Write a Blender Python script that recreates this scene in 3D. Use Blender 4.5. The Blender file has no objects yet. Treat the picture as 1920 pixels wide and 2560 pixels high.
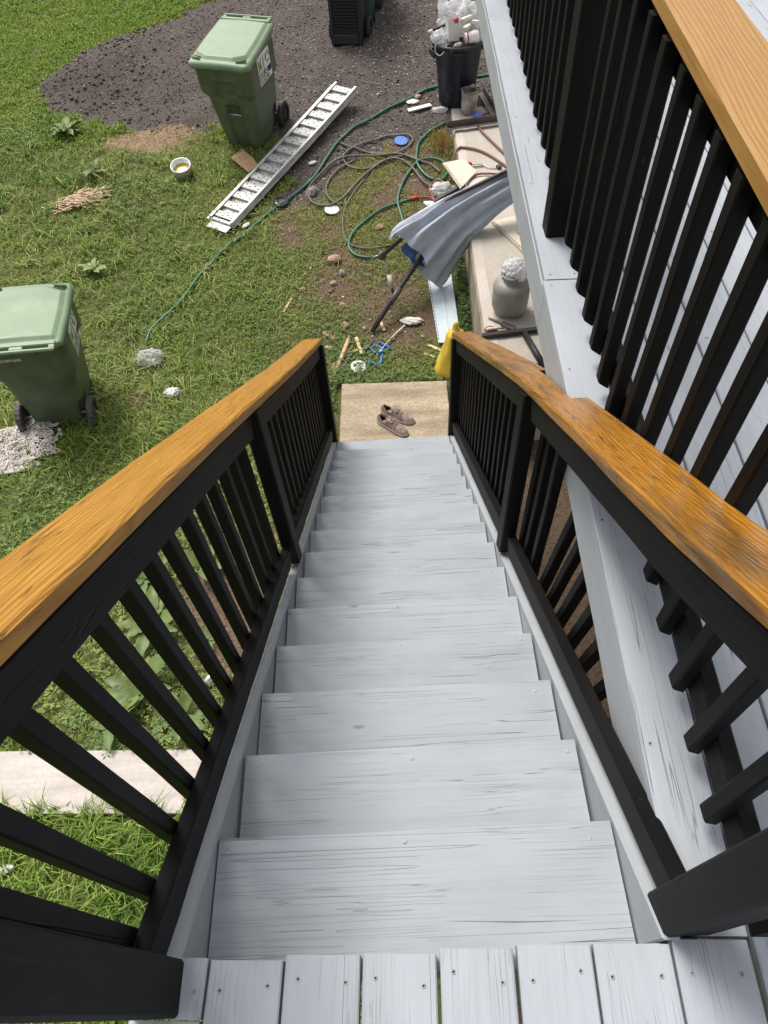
import bpy, bmesh, math, random
import numpy as np
from mathutils import Vector, Matrix, noise as mnoise

random.seed(7); rng = np.random.default_rng(11)
sc = bpy.context.scene
COL = sc.collection

# ------------------------------------------------------------------ camera
cam_d = bpy.data.cameras.new('camera'); cam = bpy.data.objects.new('camera', cam_d); COL.objects.link(cam)
cam_d.sensor_fit = 'VERTICAL'; cam_d.sensor_height = 24.0; cam_d.lens = 1725.04 / 2560 * 24.0
cam_d.clip_start = 0.02; cam_d.clip_end = 500
_r = Vector((0.9982243, -0.0339966, -0.0489130)); _d = Vector((-0.0562619, -0.8078276, -0.5867275)); _f = Vector((-0.0195665, 0.5884376, -0.8083059))
M = Matrix.Identity(4)
for i in range(3):
    M[i][0] = _r[i]; M[i][1] = -_d[i]; M[i][2] = -_f[i]
M.translation = (0.0038, -0.3532, 4.5126)
cam.matrix_world = M
sc.camera = cam

# ------------------------------------------------------------------ sky, sun, exposure
SUN_EL, SUN_AZ = 58.0, -32.0            # azimuth measured from +Y towards +X
w = bpy.data.worlds.new('World'); sc.world = w; w.use_nodes = True
nt = w.node_tree; nt.nodes.clear()
sky = nt.nodes.new('ShaderNodeTexSky'); sky.sky_type = 'NISHITA'; sky.sun_disc = False
sky.sun_elevation = math.radians(SUN_EL); sky.sun_rotation = math.radians(SUN_AZ)
sky.air_density = 1.0; sky.dust_density = 4.0; sky.ozone_density = 1.0
hs = nt.nodes.new('ShaderNodeHueSaturation'); hs.inputs['Saturation'].default_value = 0.22
bg = nt.nodes.new('ShaderNodeBackground'); bg.inputs['Strength'].default_value = 0.118
wo = nt.nodes.new('ShaderNodeOutputWorld')
nt.links.new(sky.outputs[0], hs.inputs['Color']); nt.links.new(hs.outputs[0], bg.inputs['Color']); nt.links.new(bg.outputs[0], wo.inputs[0])
sl = bpy.data.lights.new('sun', 'SUN'); sl.energy = 1.5; sl.angle = math.radians(19); sl.color = (1.0, 0.95, 0.87)
so = bpy.data.objects.new('sun', sl); COL.objects.link(so)
az, el = math.radians(SUN_AZ), math.radians(SUN_EL)
sd = Vector((math.sin(az) * math.cos(el), math.cos(az) * math.cos(el), math.sin(el)))
so.rotation_euler = sd.to_track_quat('Z', 'Y').to_euler()
sc.view_settings.view_transform = 'Standard'; sc.view_settings.look = 'None'
sc.view_settings.exposure = 0.78; sc.view_settings.gamma = 1.0; sc.view_settings.use_curve_mapping = False
sc.render.engine = 'CYCLES'
sc.cycles.use_denoising = True
sc.cycles.max_bounces = 6; sc.cycles.diffuse_bounces = 3; sc.cycles.glossy_bounces = 2; sc.cycles.transmission_bounces = 4; sc.cycles.transparent_max_bounces = 6

# ------------------------------------------------------------------ numbers taken from the place
D, RISE, Z0 = 0.25025, 0.17851, 2.73766      # tread run, rise, height of the first tread
DZ = Z0 + RISE                               # deck level
def nos(y): return Z0 - y * RISE / D         # line over the nosings
def sm(t):
    t = np.asarray(t, float)
    return np.where(t < -.5, 0, np.where(t > .5, t, (np.clip(t, -.5, .5) + .5) ** 2 / 2))
def zg_np(x, y): return .16 * sm(y - 4.7) - .06 * sm(y - 9.5) - .1 * sm(y - 22)
def zg(x, y): return float(zg_np(x, y))

# ------------------------------------------------------------------ helpers: objects
def link(o, parent=None):
    COL.objects.link(o)
    if parent is not None: o.parent = parent
    return o
def tag(o, label=None, cat=None, group=None, kind=None):
    if label: o['label'] = label
    if cat: o['category'] = cat
    if group: o['group'] = group
    if kind: o['kind'] = kind
    return o
def empty(name, loc=(0, 0, 0), rot=(0, 0, 0), label=None, cat=None, group=None, kind=None):
    o = bpy.data.objects.new(name, None); o.empty_display_size = .1
    o.location = loc; o.rotation_euler = rot; link(o)
    return tag(o, label, cat, group, kind)
def mk(name, V, F, mat, smooth=False):
    me = bpy.data.meshes.new(name)
    me.from_pydata([tuple(v) for v in V], [], [tuple(f) for f in F]); me.update()
    if mat is not None: me.materials.append(mat)
    if smooth: me.polygons.foreach_set('use_smooth', [True] * len(me.polygons))
    return me
def ob(name, me, parent=None, loc=None, rot=None, mw=None):
    o = bpy.data.objects.new(name, me)
    if mw is not None: o.matrix_local = mw
    if loc is not None: o.location = loc
    if rot is not None: o.rotation_euler = rot
    return link(o, parent)
def thing(name, me, label, cat, loc=None, rot=None, group=None, mw=None):
    return tag(ob(name, me, None, loc, rot, mw), label, cat, group)

# ------------------------------------------------------------------ helpers: shapes
def box_me(name, x0, x1, y0, y1, z0, z1, mat, bev=0.0):
    bm = bmesh.new(); bmesh.ops.create_cube(bm, size=1)
    for v in bm.verts:
        v.co = Vector(((x0 + x1) / 2 + v.co.x * (x1 - x0), (y0 + y1) / 2 + v.co.y * (y1 - y0), (z0 + z1) / 2 + v.co.z * (z1 - z0)))
    if bev: bmesh.ops.bevel(bm, geom=list(bm.edges), offset=bev, segments=1, affect='EDGES', profile=.5)
    me = bpy.data.meshes.new(name); bm.to_mesh(me); bm.free(); me.materials.append(mat)
    return me
def board_me(name, L, W, T, mat, bev=.004, n=2, jit=0.0, wfun=None, crook=0.0, ends=(0, 0)):
    """a plank: length along local X from 0 to L, width along Y centred, thickness Z from -T to 0"""
    V, F = [], []
    ph = random.uniform(0, 50)
    for i in range(n + 1):
        t = i / n; x = L * t
        a, b = (-W / 2, W / 2) if wfun is None else wfun(x)
        j = lambda k: jit * mnoise.noise(Vector((x * 5 + ph, k * 7.3, ph)))
        cr = crook * math.sin(math.pi * t)
        a += j(0); b += j(1); zt = j(2) * .6 + cr; zb = -T + j(3) * .6 + cr
        xs = lambda yy: x + (ends[0] * yy if i == 0 else ends[1] * yy if i == n else 0)
        for (yy, zz) in ((a + bev, zb), (b - bev, zb), (b, zb + bev), (b, zt - bev), (b - bev, zt), (a + bev, zt), (a, zt - bev), (a, zb + bev)):
            V.append((xs(yy), yy, zz))
    for i in range(n):
        for k in range(8):
            p, q = i * 8 + k, i * 8 + (k + 1) % 8
            F.append((p, q, q + 8, p + 8))
    F.append(tuple(range(7, -1, -1))); F.append(tuple(range(n * 8, n * 8 + 8)))
    # outward winding
    F = [tuple(reversed(f)) for f in F]
    return mk(name, V, F, mat)
def frame(p0, p1, up=(0, 0, 1)):
    """matrix: origin p0, X towards p1, Z as near to up as it can be"""
    p0, p1, up = Vector(p0), Vector(p1), Vector(up)
    x = (p1 - p0).normalized(); y = up.cross(x).normalized(); z = x.cross(y)
    m = Matrix.Identity(4)
    for i in range(3): m[i][0], m[i][1], m[i][2], m[i][3] = x[i], y[i], z[i], p0[i]
    return m
def board(name, p0, p1, W, T, mat, parent, up=(0, 0, 1), **k):
    me = board_me(name, (Vector(p1) - Vector(p0)).length, W, T, mat, **k)
    return ob(name, me, parent, mw=frame(p0, p1, up))
def catmull(P, per=8, closed=False):
    P = [Vector(p) for p in P]; out = []
    n = len(P)
    for i in range(n - 1):
        p0, p1, p2, p3 = P[max(i - 1, 0)], P[i], P[i + 1], P[min(i + 2, n - 1)]
        for k in range(per):
            t = k / per
            out.append(.5 * ((2 * p1) + (-p0 + p2) * t + (2 * p0 - 5 * p1 + 4 * p2 - p3) * t * t + (-p0 + 3 * p1 - 3 * p2 + p3) * t ** 3))
    out.append(P[-1]); return out
def tube_me(name, P, r, mat, n=8, cap=True):
    P = [Vector(p) for p in P]; V, F = [], []
    rs = r if hasattr(r, '__len__') else [r] * len(P)
    t = (P[1] - P[0]).normalized()
    u = t.cross(Vector((0, 0, 1)));  u = u.normalized() if u.length > 1e-4 else Vector((1, 0, 0))
    for i, p in enumerate(P):
        tt = (P[min(i + 1, len(P) - 1)] - P[max(i - 1, 0)])
        if tt.length > 1e-9: t = tt.normalized()
        u = (u - t * u.dot(t)).normalized(); v = t.cross(u)
        for k in range(n):
            a = 2 * math.pi * k / n
            V.append(p + (u * math.cos(a) + v * math.sin(a)) * rs[i])
    for i in range(len(P) - 1):
        for k in range(n):
            a, b = i * n + k, i * n + (k + 1) % n
            F.append((a, b, b + n, a + n))
    if cap: F.append(tuple(range(n - 1, -1, -1))); F.append(tuple(range((len(P) - 1) * n, len(P) * n)))
    return mk(name, V, F, mat, True)
def lathe_me(name, prof, mat, n=32, smooth=True, wob=0.0):
    V, F = [], []
    for (r, z) in prof:
        for k in range(n):
            a = 2 * math.pi * k / n
            q = 1 + wob * mnoise.noise(Vector((math.cos(a) * 2, math.sin(a) * 2, z * 6)))
            V.append((r * q * math.cos(a), r * q * math.sin(a), z))
    m = len(prof)
    for i in range(m - 1):
        for k in range(n):
            a, b = i * n + k, i * n + (k + 1) % n
            F.append((a, b, b + n, a + n))
    F.append(tuple(range(n - 1, -1, -1))); F.append(tuple(range((m - 1) * n, m * n)))
    return mk(name, V, F, mat, smooth)
def loft_me(name, rings, mat, smooth=True, cap=(True, True)):
    n = len(rings[0]); V = [v for r in rings for v in r]; F = []
    for i in range(len(rings) - 1):
        for k in range(n):
            a, b = i * n + k, i * n + (k + 1) % n
            F.append((a, b, b + n, a + n))
    if cap[0]: F.append(tuple(range(n - 1, -1, -1)))
    if cap[1]: F.append(tuple(range((len(rings) - 1) * n, len(rings) * n)))
    return mk(name, V, F, mat, smooth)
def prism_me(name, poly, h, mat, z0=0.0):
    n = len(poly)
    V = [(x, y, z0) for x, y in poly] + [(x, y, z0 + h) for x, y in poly]
    F = [tuple(range(n - 1, -1, -1)), tuple(range(n, 2 * n))] + [(i, (i + 1) % n, n + (i + 1) % n, n + i) for i in range(n)]
    return mk(name, V, F, mat)
def rock_me(name, r, mat, seed, flat=.6, sub=2, rough=.35):
    bm = bmesh.new(); bmesh.ops.create_icosphere(bm, subdivisions=sub, radius=1)
    for v in bm.verts:
        d = 1 + rough * mnoise.noise(v.co * 1.4 + Vector((seed, seed * 2.1, 0))) + rough * .5 * mnoise.noise(v.co * 3.5 + Vector((seed * 3, 0, seed)))
        v.co = Vector((v.co.x * r * d, v.co.y * r * d * .8, v.co.z * r * d * flat))
    me = bpy.data.meshes.new(name); bm.to_mesh(me); bm.free(); me.materials.append(mat)
    return me
def crumple_me(name, rx, ry, rz, mat, seed, sub=4, amp=.35, f=2.2, smooth=True):
    bm = bmesh.new(); bmesh.ops.create_icosphere(bm, subdivisions=sub, radius=1)
    for v in bm.verts:
        n = v.co.copy()
        a = abs(mnoise.noise(n * f + Vector((seed, 0, 0)))) + .5 * abs(mnoise.noise(n * f * 2.3 + Vector((0, seed, 0)))) + .16 * abs(mnoise.noise(n * f * 4 + Vector((0, 0, seed))))
        d = 1 + amp * (.9 - 2.0 * a)
        v.co = Vector((n.x * rx * d, n.y * ry * d, max(n.z, -.75) * rz * d))
    me = bpy.data.meshes.new(name); bm.to_mesh(me); bm.free(); me.materials.append(mat)
    if smooth: me.polygons.foreach_set('use_smooth', [True] * len(me.polygons))
    return me
def text_me(s, size, mat, bold=0.0, align='LEFT'):
    cu = bpy.data.curves.new('t', 'FONT'); cu.body = s; cu.size = size; cu.align_x = align; cu.offset = bold; cu.resolution_u = 3
    o = bpy.data.objects.new('t', cu); COL.objects.link(o)
    dg = bpy.context.evaluated_depsgraph_get(); dg.update()
    me = bpy.data.meshes.new_from_object(o.evaluated_get(dg))
    bpy.data.objects.remove(o); bpy.data.curves.remove(cu)
    me.materials.clear(); me.materials.append(mat)
    return me
def strap(name, P, wid, th, mat, up=(0, 0, 1)):
    """a flat ribbon with thickness following P"""
    P = [Vector(p) for p in P]; up = Vector(up); rings = []
    for i, p in enumerate(P):
        t = (P[min(i + 1, len(P) - 1)] - P[max(i - 1, 0)]).normalized()
        s = t.cross(up).normalized(); n = s.cross(t)
        rings.append([p + s * wid / 2, p + s * wid / 2 + n * th, p - s * wid / 2 + n * th, p - s * wid / 2])
    return loft_me(name, rings, mat, False)

def rebase(e, loc):
    """move an Empty to its thing's base while its parts stay where they are"""
    e.location = loc
    for c in e.children: c.matrix_parent_inverse = Matrix.Translation(-Vector(loc))

# ------------------------------------------------------------------ helpers: materials
class NB:
    def __init__(s, name):
        s.m = bpy.data.materials.new(name); s.m.use_nodes = True; s.t = s.m.node_tree
        s.b = s.t.nodes['Principled BSDF']; s.out = s.t.nodes['Material Output']
    def n(s, kind, **kw):
        q = s.t.nodes.new('ShaderNode' + kind)
        for k, v in kw.items():
            if hasattr(q, k): setattr(q, k, v)
            else: q.inputs[k.replace('_', ' ')].default_value = v
        return q
    def l(s, a, b): s.t.links.new(a, b)
    def coord(s, scale=(1, 1, 1), rand=True, which='Object'):
        tc = s.n('TexCoord'); mp = s.n('Mapping'); mp.inputs['Scale'].default_value = scale
        if rand:
            oi = s.n('ObjectInfo'); mu = s.n('Math', operation='MULTIPLY'); mu.inputs[1].default_value = 37.0
            s.l(oi.outputs['Random'], mu.inputs[0])
            ad = s.n('VectorMath', operation='ADD'); s.l(tc.outputs[which], ad.inputs[0]); s.l(mu.outputs[0], ad.inputs[1]); s.l(ad.outputs[0], mp.inputs[0])
        else: s.l(tc.outputs[which], mp.inputs[0])
        return mp.outputs[0]
    def noise(s, vec, scale=1.0, detail=3.0, rough=.55, dist=0.0):
        q = s.n('TexNoise'); q.inputs['Scale'].default_value = scale; q.inputs['Detail'].default_value = detail
        q.inputs['Roughness'].default_value = rough; q.inputs['Distortion'].default_value = dist
        if vec is not None: s.l(vec, q.inputs['Vector'])
        return q.outputs['Fac']
    def ramp(s, fac, stops, interp='LINEAR'):
        q = s.n('ValToRGB'); e = q.color_ramp; e.interpolation = interp
        while len(e.elements) < len(stops): e.elements.new(.5)
        for el, (p, c) in zip(e.elements, stops):
            el.position = p; el.color = (c, c, c, 1) if not hasattr(c, '__len__') else (*c, 1)
        s.l(fac, q.inputs[0]); return q.outputs[0]
    def mix(s, fac, a, b, blend='MIX'):
        q = s.n('MixRGB', blend_type=blend)
        for i, v in ((0, fac), (1, a), (2, b)):
            if hasattr(v, 'is_linked') or isinstance(v, bpy.types.NodeSocket): s.l(v, q.inputs[i])
            elif i == 0: q.inputs[0].default_value = v
            else: q.inputs[i].default_value = (*v, 1) if hasattr(v, '__len__') else (v, v, v, 1)
        return q.outputs[0]
    def math(s, op, a, b=None):
        q = s.n('Math', operation=op)
        for i, v in ((0, a), (1, b)):
            if v is None: continue
            if isinstance(v, bpy.types.NodeSocket): s.l(v, q.inputs[i])
            else: q.inputs[i].default_value = v
        return q.outputs[0]
    def base(s, v):
        if isinstance(v, bpy.types.NodeSocket): s.l(v, s.b.inputs['Base Color'])
        else: s.b.inputs['Base Color'].default_value = (*v, 1)
    def rough(s, v):
        if isinstance(v, bpy.types.NodeSocket): s.l(v, s.b.inputs['Roughness'])
        else: s.b.inputs['Roughness'].default_value = v
    def bump(s, h, dist=.002, strength=.6):
        q = s.n('Bump'); q.inputs['Strength'].default_value = strength; q.inputs['Distance'].default_value = dist
        s.l(h, q.inputs['Height']); s.l(q.outputs[0], s.b.inputs['Normal'])

def plain(name, col, rough=.6, metal=0.0, var=.12, scale=9.0, bump=.0, spec=None, dirt=None, dirt_amt=.5):
    """a colour with uneven tone, and optional dirt patches and fine relief"""
    b = NB(name); v = b.coord()
    n = b.noise(v, scale, 4)
    lo = tuple(max(0, c * (1 - var * 2)) for c in col); hi = tuple(min(1, c * (1 + var * 2)) for c in col)
    c = b.ramp(n, [(.3, lo), (.7, hi)])
    if dirt is not None:
        d = b.ramp(b.noise(v, scale * .6, 6, .65), [(.5, 0.0), (.68, dirt_amt)])
        c = b.mix(d, c, dirt)
    b.base(c); b.rough(b.ramp(n, [(.3, max(0, rough - .08)), (.7, min(1, rough + .08))]))
    b.b.inputs['Metallic'].default_value = metal
    if spec is not None: b.b.inputs['Specular IOR Level'].default_value = spec
    if bump: b.bump(b.noise(v, scale * 8, 4), .003, bump)
    return b.m

def painted_wood(name, col, crack_amt=1.0, grain=60.0, worn=.15):
    """thick light grey paint over weathered planks; grain and cracks along local X"""
    b = NB(name)
    g1 = b.noise(b.coord((1.6, grain * 1.3, grain * 1.3)), 1, 4, .6, .15)
    g2 = b.noise(b.coord((6, grain * 3.2, grain * 3.2)), 1, 3, .6)
    big = b.noise(b.coord((2.5, 5, 5)), 1, 3)
    tone = b.ramp(big, [(.3, tuple(c * .90 for c in col)), (.7, tuple(min(1, c * 1.06) for c in col))])
    tone = b.mix(b.ramp(g1, [(.34, .26), (.54, 0.0)]), tone, tuple(c * .78 for c in col))
    tone = b.mix(b.ramp(g2, [(.55, 0.0), (.75, .25)]), tone, tuple(min(1, c * 1.12) for c in col))
    cr = b.noise(b.coord((.75, 46, 46)), 1, 1.0, .4, .0)
    band = b.ramp(cr, [(.4945, 0.0), (.499, 1.0), (.501, 1.0), (.5055, 0.0)])
    cr2 = b.noise(b.coord((2.2, 105, 105)), 1, 1.0, .5, .0)
    band2 = b.ramp(cr2, [(.490, 0.0), (.5, .6), (.510, 0.0)])
    mask = b.ramp(b.noise(b.coord((1.8, 7, 7)), 1, 3), [(.49, 0.0), (.56, crack_amt)])
    mask2 = b.ramp(b.noise(b.coord((2.6, 9, 9)), 1, 3), [(.48, 0.0), (.6, crack_amt * .8)])
    k = b.math('MAXIMUM', b.math('MULTIPLY', band, mask), b.math('MULTIPLY', band2, mask2))
    tone = b.mix(b.math('MULTIPLY', k, .68), tone, (.075, .075, .08))
    vo = b.n('TexVoronoi'); vo.inputs['Scale'].default_value = 1.0; b.l(b.coord((2.1, 6.5, 6.5)), vo.inputs['Vector'])
    kn = b.ramp(vo.outputs['Distance'], [(.02, 1.0), (.035, .5), (.055, 0.0)])
    kn = b.math('MULTIPLY', kn, b.ramp(vo.outputs['Color'], [(.72, 0.0), (.74, 1.0)]))
    tone = b.mix(b.math('MULTIPLY', kn, .75), tone, (.07, .065, .06))
    scf = b.ramp(b.noise(b.coord((3.5, 9, 9)), 1, 6, .7), [(.52, 0.0), (.7, .34)])
    tone = b.mix(scf, tone, tuple(c * f for c, f in zip(col, (.84, .83, .80))))
    sp = b.ramp(b.noise(b.coord((40, 60, 60)), 1, 2), [(.72, 0.0), (.78, worn)])
    tone = b.mix(sp, tone, (.25, .22, .2))
    b.base(tone); b.rough(.62); b.b.inputs['Specular IOR Level'].default_value = .35
    h = b.math('SUBTRACT', b.math('ADD', b.math('MULTIPLY', g1, .6), b.math('MULTIPLY', g2, .4)), b.math('MULTIPLY', k, 1.4))
    b.bump(h, .0016, .75)
    return b.m

def black_wood(name):
    b = NB(name)
    g = b.noise(b.coord((3, 70, 70)), 1, 5, .6, .3); big = b.noise(b.coord((2, 6, 6)), 1, 3)
    c = b.ramp(big, [(.35, (.0034, .0030, .0032)), (.68, (.0085, .0072, .0072))])
    c = b.mix(b.ramp(g, [(.55, 0.0), (.72, .5)]), c, (.0165, .0132, .0120))
    fl = b.ramp(b.noise(b.coord((26, 60, 60)), 1, 3, .7), [(.70, 0.0), (.76, .35)])
    c = b.mix(fl, c, (.16, .15, .14))
    cr = b.ramp(b.noise(b.coord((1.2, 18, 18)), 1, 2, .5, .6), [(.488, 0.0), (.5, 1.0), (.512, 0.0)])
    cr = b.math('MULTIPLY', cr, b.ramp(big, [(.52, 0.0), (.6, 1.0)]))
    b.base(b.mix(cr, c, (.003, .003, .003))); b.rough(.6); b.b.inputs['Specular IOR Level'].default_value = .16
    b.bump(b.math('SUBTRACT', g, b.math('MULTIPLY', cr, 1.5)), .0016, .7)
    return b.m

def stained_wood(name, light, dark, wear=0.0, weardark=(.10, .06, .02), gloss=.42, ring=26.0, bend=7.0):
    """orange stain over cedar: streaky grain along X, rings that bend round, knots"""
    b = NB(name)
    warp = b.noise(b.coord((.9, 5, 5)), 1, 3, .5)
    co = b.coord((.22, ring * 2.6, ring * 2.6))
    va = b.n('VectorMath', operation='ADD'); b.l(co, va.inputs[0])
    wm = b.math('MULTIPLY', warp, bend); b.l(wm, va.inputs[1])
    wv = b.n('TexWave', wave_type='BANDS', bands_direction='Y'); wv.inputs['Scale'].default_value = .55; wv.inputs['Distortion'].default_value = 1.2
    wv.inputs['Detail'].default_value = 3; wv.inputs['Detail Scale'].default_value = 1.2; b.l(va.outputs[0], wv.inputs['Vector'])
    f = b.noise(b.coord((5, 150, 150)), 1, 4, .65)
    c = b.ramp(wv.outputs['Fac'], [(.0, light), (.5, tuple(a * .8 + d * .2 for a, d in zip(light, dark))), (.85, tuple(a * .45 + d * .55 for a, d in zip(light, dark))), (1.0, dark)])
    c = b.mix(b.ramp(f, [(.4, .55), (.62, 0.0)]), c, tuple(d * .8 for d in dark))
    big = b.noise(b.coord((1.5, 6, 6)), 1, 3)
    c = b.mix(b.ramp(big, [(.35, .3), (.65, 0.0)]), c, tuple(d * .9 for d in dark))
    vo = b.n('TexVoronoi'); vo.inputs['Scale'].default_value = 1.0; b.l(b.coord((1.15, 7, 7)), vo.inputs['Vector'])
    knot = b.ramp(vo.outputs['Distance'], [(.09, 1.0), (.15, .75), (.27, 0.0)])
    c = b.mix(b.math('MULTIPLY', knot, .8), c, tuple(d * .35 for d in dark))
    ck = b.ramp(b.noise(b.coord((1.0, 34, 34)), 1, 2, .5, .4), [(.489, 0.0), (.5, 1.0), (.511, 0.0)])
    ck = b.math('MULTIPLY', ck, b.ramp(big, [(.5, 0.0), (.58, .8)]))
    c = b.mix(ck, c, tuple(d * .25 for d in dark))
    if wear:
        wn = b.noise(b.coord((2.6, 22, 22)), 1, 5, .65, .4)
        c = b.mix(b.ramp(wn, [(.47, 0.0), (.62, wear)]), c, weardark)
    b.base(c); b.rough(b.ramp(f, [(.3, gloss - .1), (.7, gloss + .14)]))
    b.bump(b.math('SUBTRACT', b.math('ADD', wv.outputs['Fac'], b.math('MULTIPLY', f, .7)), b.math('MULTIPLY', ck, 2.0)), .0014, .55)
    return b.m

def concrete(name, col, stain=(.2, .16, .11), amt=.5, streak=None):
    b = NB(name); v = b.coord((1, 1, 1))
    big = b.noise(v, 2.2, 5, .6); fine = b.noise(v, 55, 4, .7); sp = b.noise(v, 150, 2)
    c = b.ramp(big, [(.3, tuple(a * .82 for a in col)), (.7, tuple(min(1, a * 1.1) for a in col))])
    c = b.mix(b.ramp(fine, [(.42, amt), (.6, 0.0)]), c, stain)
    c = b.mix(b.ramp(sp, [(.66, 0.0), (.75, .55)]), c, tuple(a * .45 for a in col))
    if streak:
        s_ = b.noise(b.coord(streak), 1, 4, .6)
        c = b.mix(b.ramp(s_, [(.36, amt), (.58, 0.0)]), c, tuple(a * .72 for a in stain))
    b.base(c); b.rough(.88); b.bump(b.math('ADD', fine, b.math('MULTIPLY', sp, .5)), .003, .6)
    return b.m

def clear_plastic(name, col=(.95, .95, .96), trans=.55, rough=.25):
    b = NB(name); b.base(col); b.rough(rough)
    tr = b.n('BsdfTransparent'); tl = b.n('BsdfTranslucent'); tl.inputs[0].default_value = (*col, 1); m0 = b.n('MixShader'); m0.inputs[0].default_value = .45; mx = b.n('MixShader')
    f = b.ramp(b.noise(b.coord(), 14, 4), [(.35, max(0, trans - .25)), (.65, min(1, trans + .25))])
    b.l(b.b.outputs[0], m0.inputs[1]); b.l(tl.outputs[0], m0.inputs[2])
    b.l(f, mx.inputs[0]); b.l(m0.outputs[0], mx.inputs[1]); b.l(tr.outputs[0], mx.inputs[2]); b.l(mx.outputs[0], b.out.inputs[0])
    b.bump(b.noise(b.coord(), 38, 3, .6, 1.5), .006, .5)
    return b.m

def leafmat(name, col, rough=.5, attr=True):
    b = NB(name)
    if attr:
        a = b.n('VertexColor'); a.layer_name = 'tint'; c = a.outputs[0]
    else:
        v = b.coord(); n = b.noise(v, 12, 3)
        c = b.ramp(n, [(.3, tuple(x * .75 for x in col)), (.7, tuple(x * 1.25 for x in col))])
    b.base(c); b.rough(rough); b.b.inputs['Specular IOR Level'].default_value = .3
    t = b.n('BsdfTranslucent'); mx = b.n('MixShader'); mx.inputs[0].default_value = .22
    b.l(c, t.inputs[0]); b.l(b.b.outputs[0], mx.inputs[1]); b.l(t.outputs[0], mx.inputs[2]); b.l(mx.outputs[0], b.out.inputs[0])
    return b.m

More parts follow.
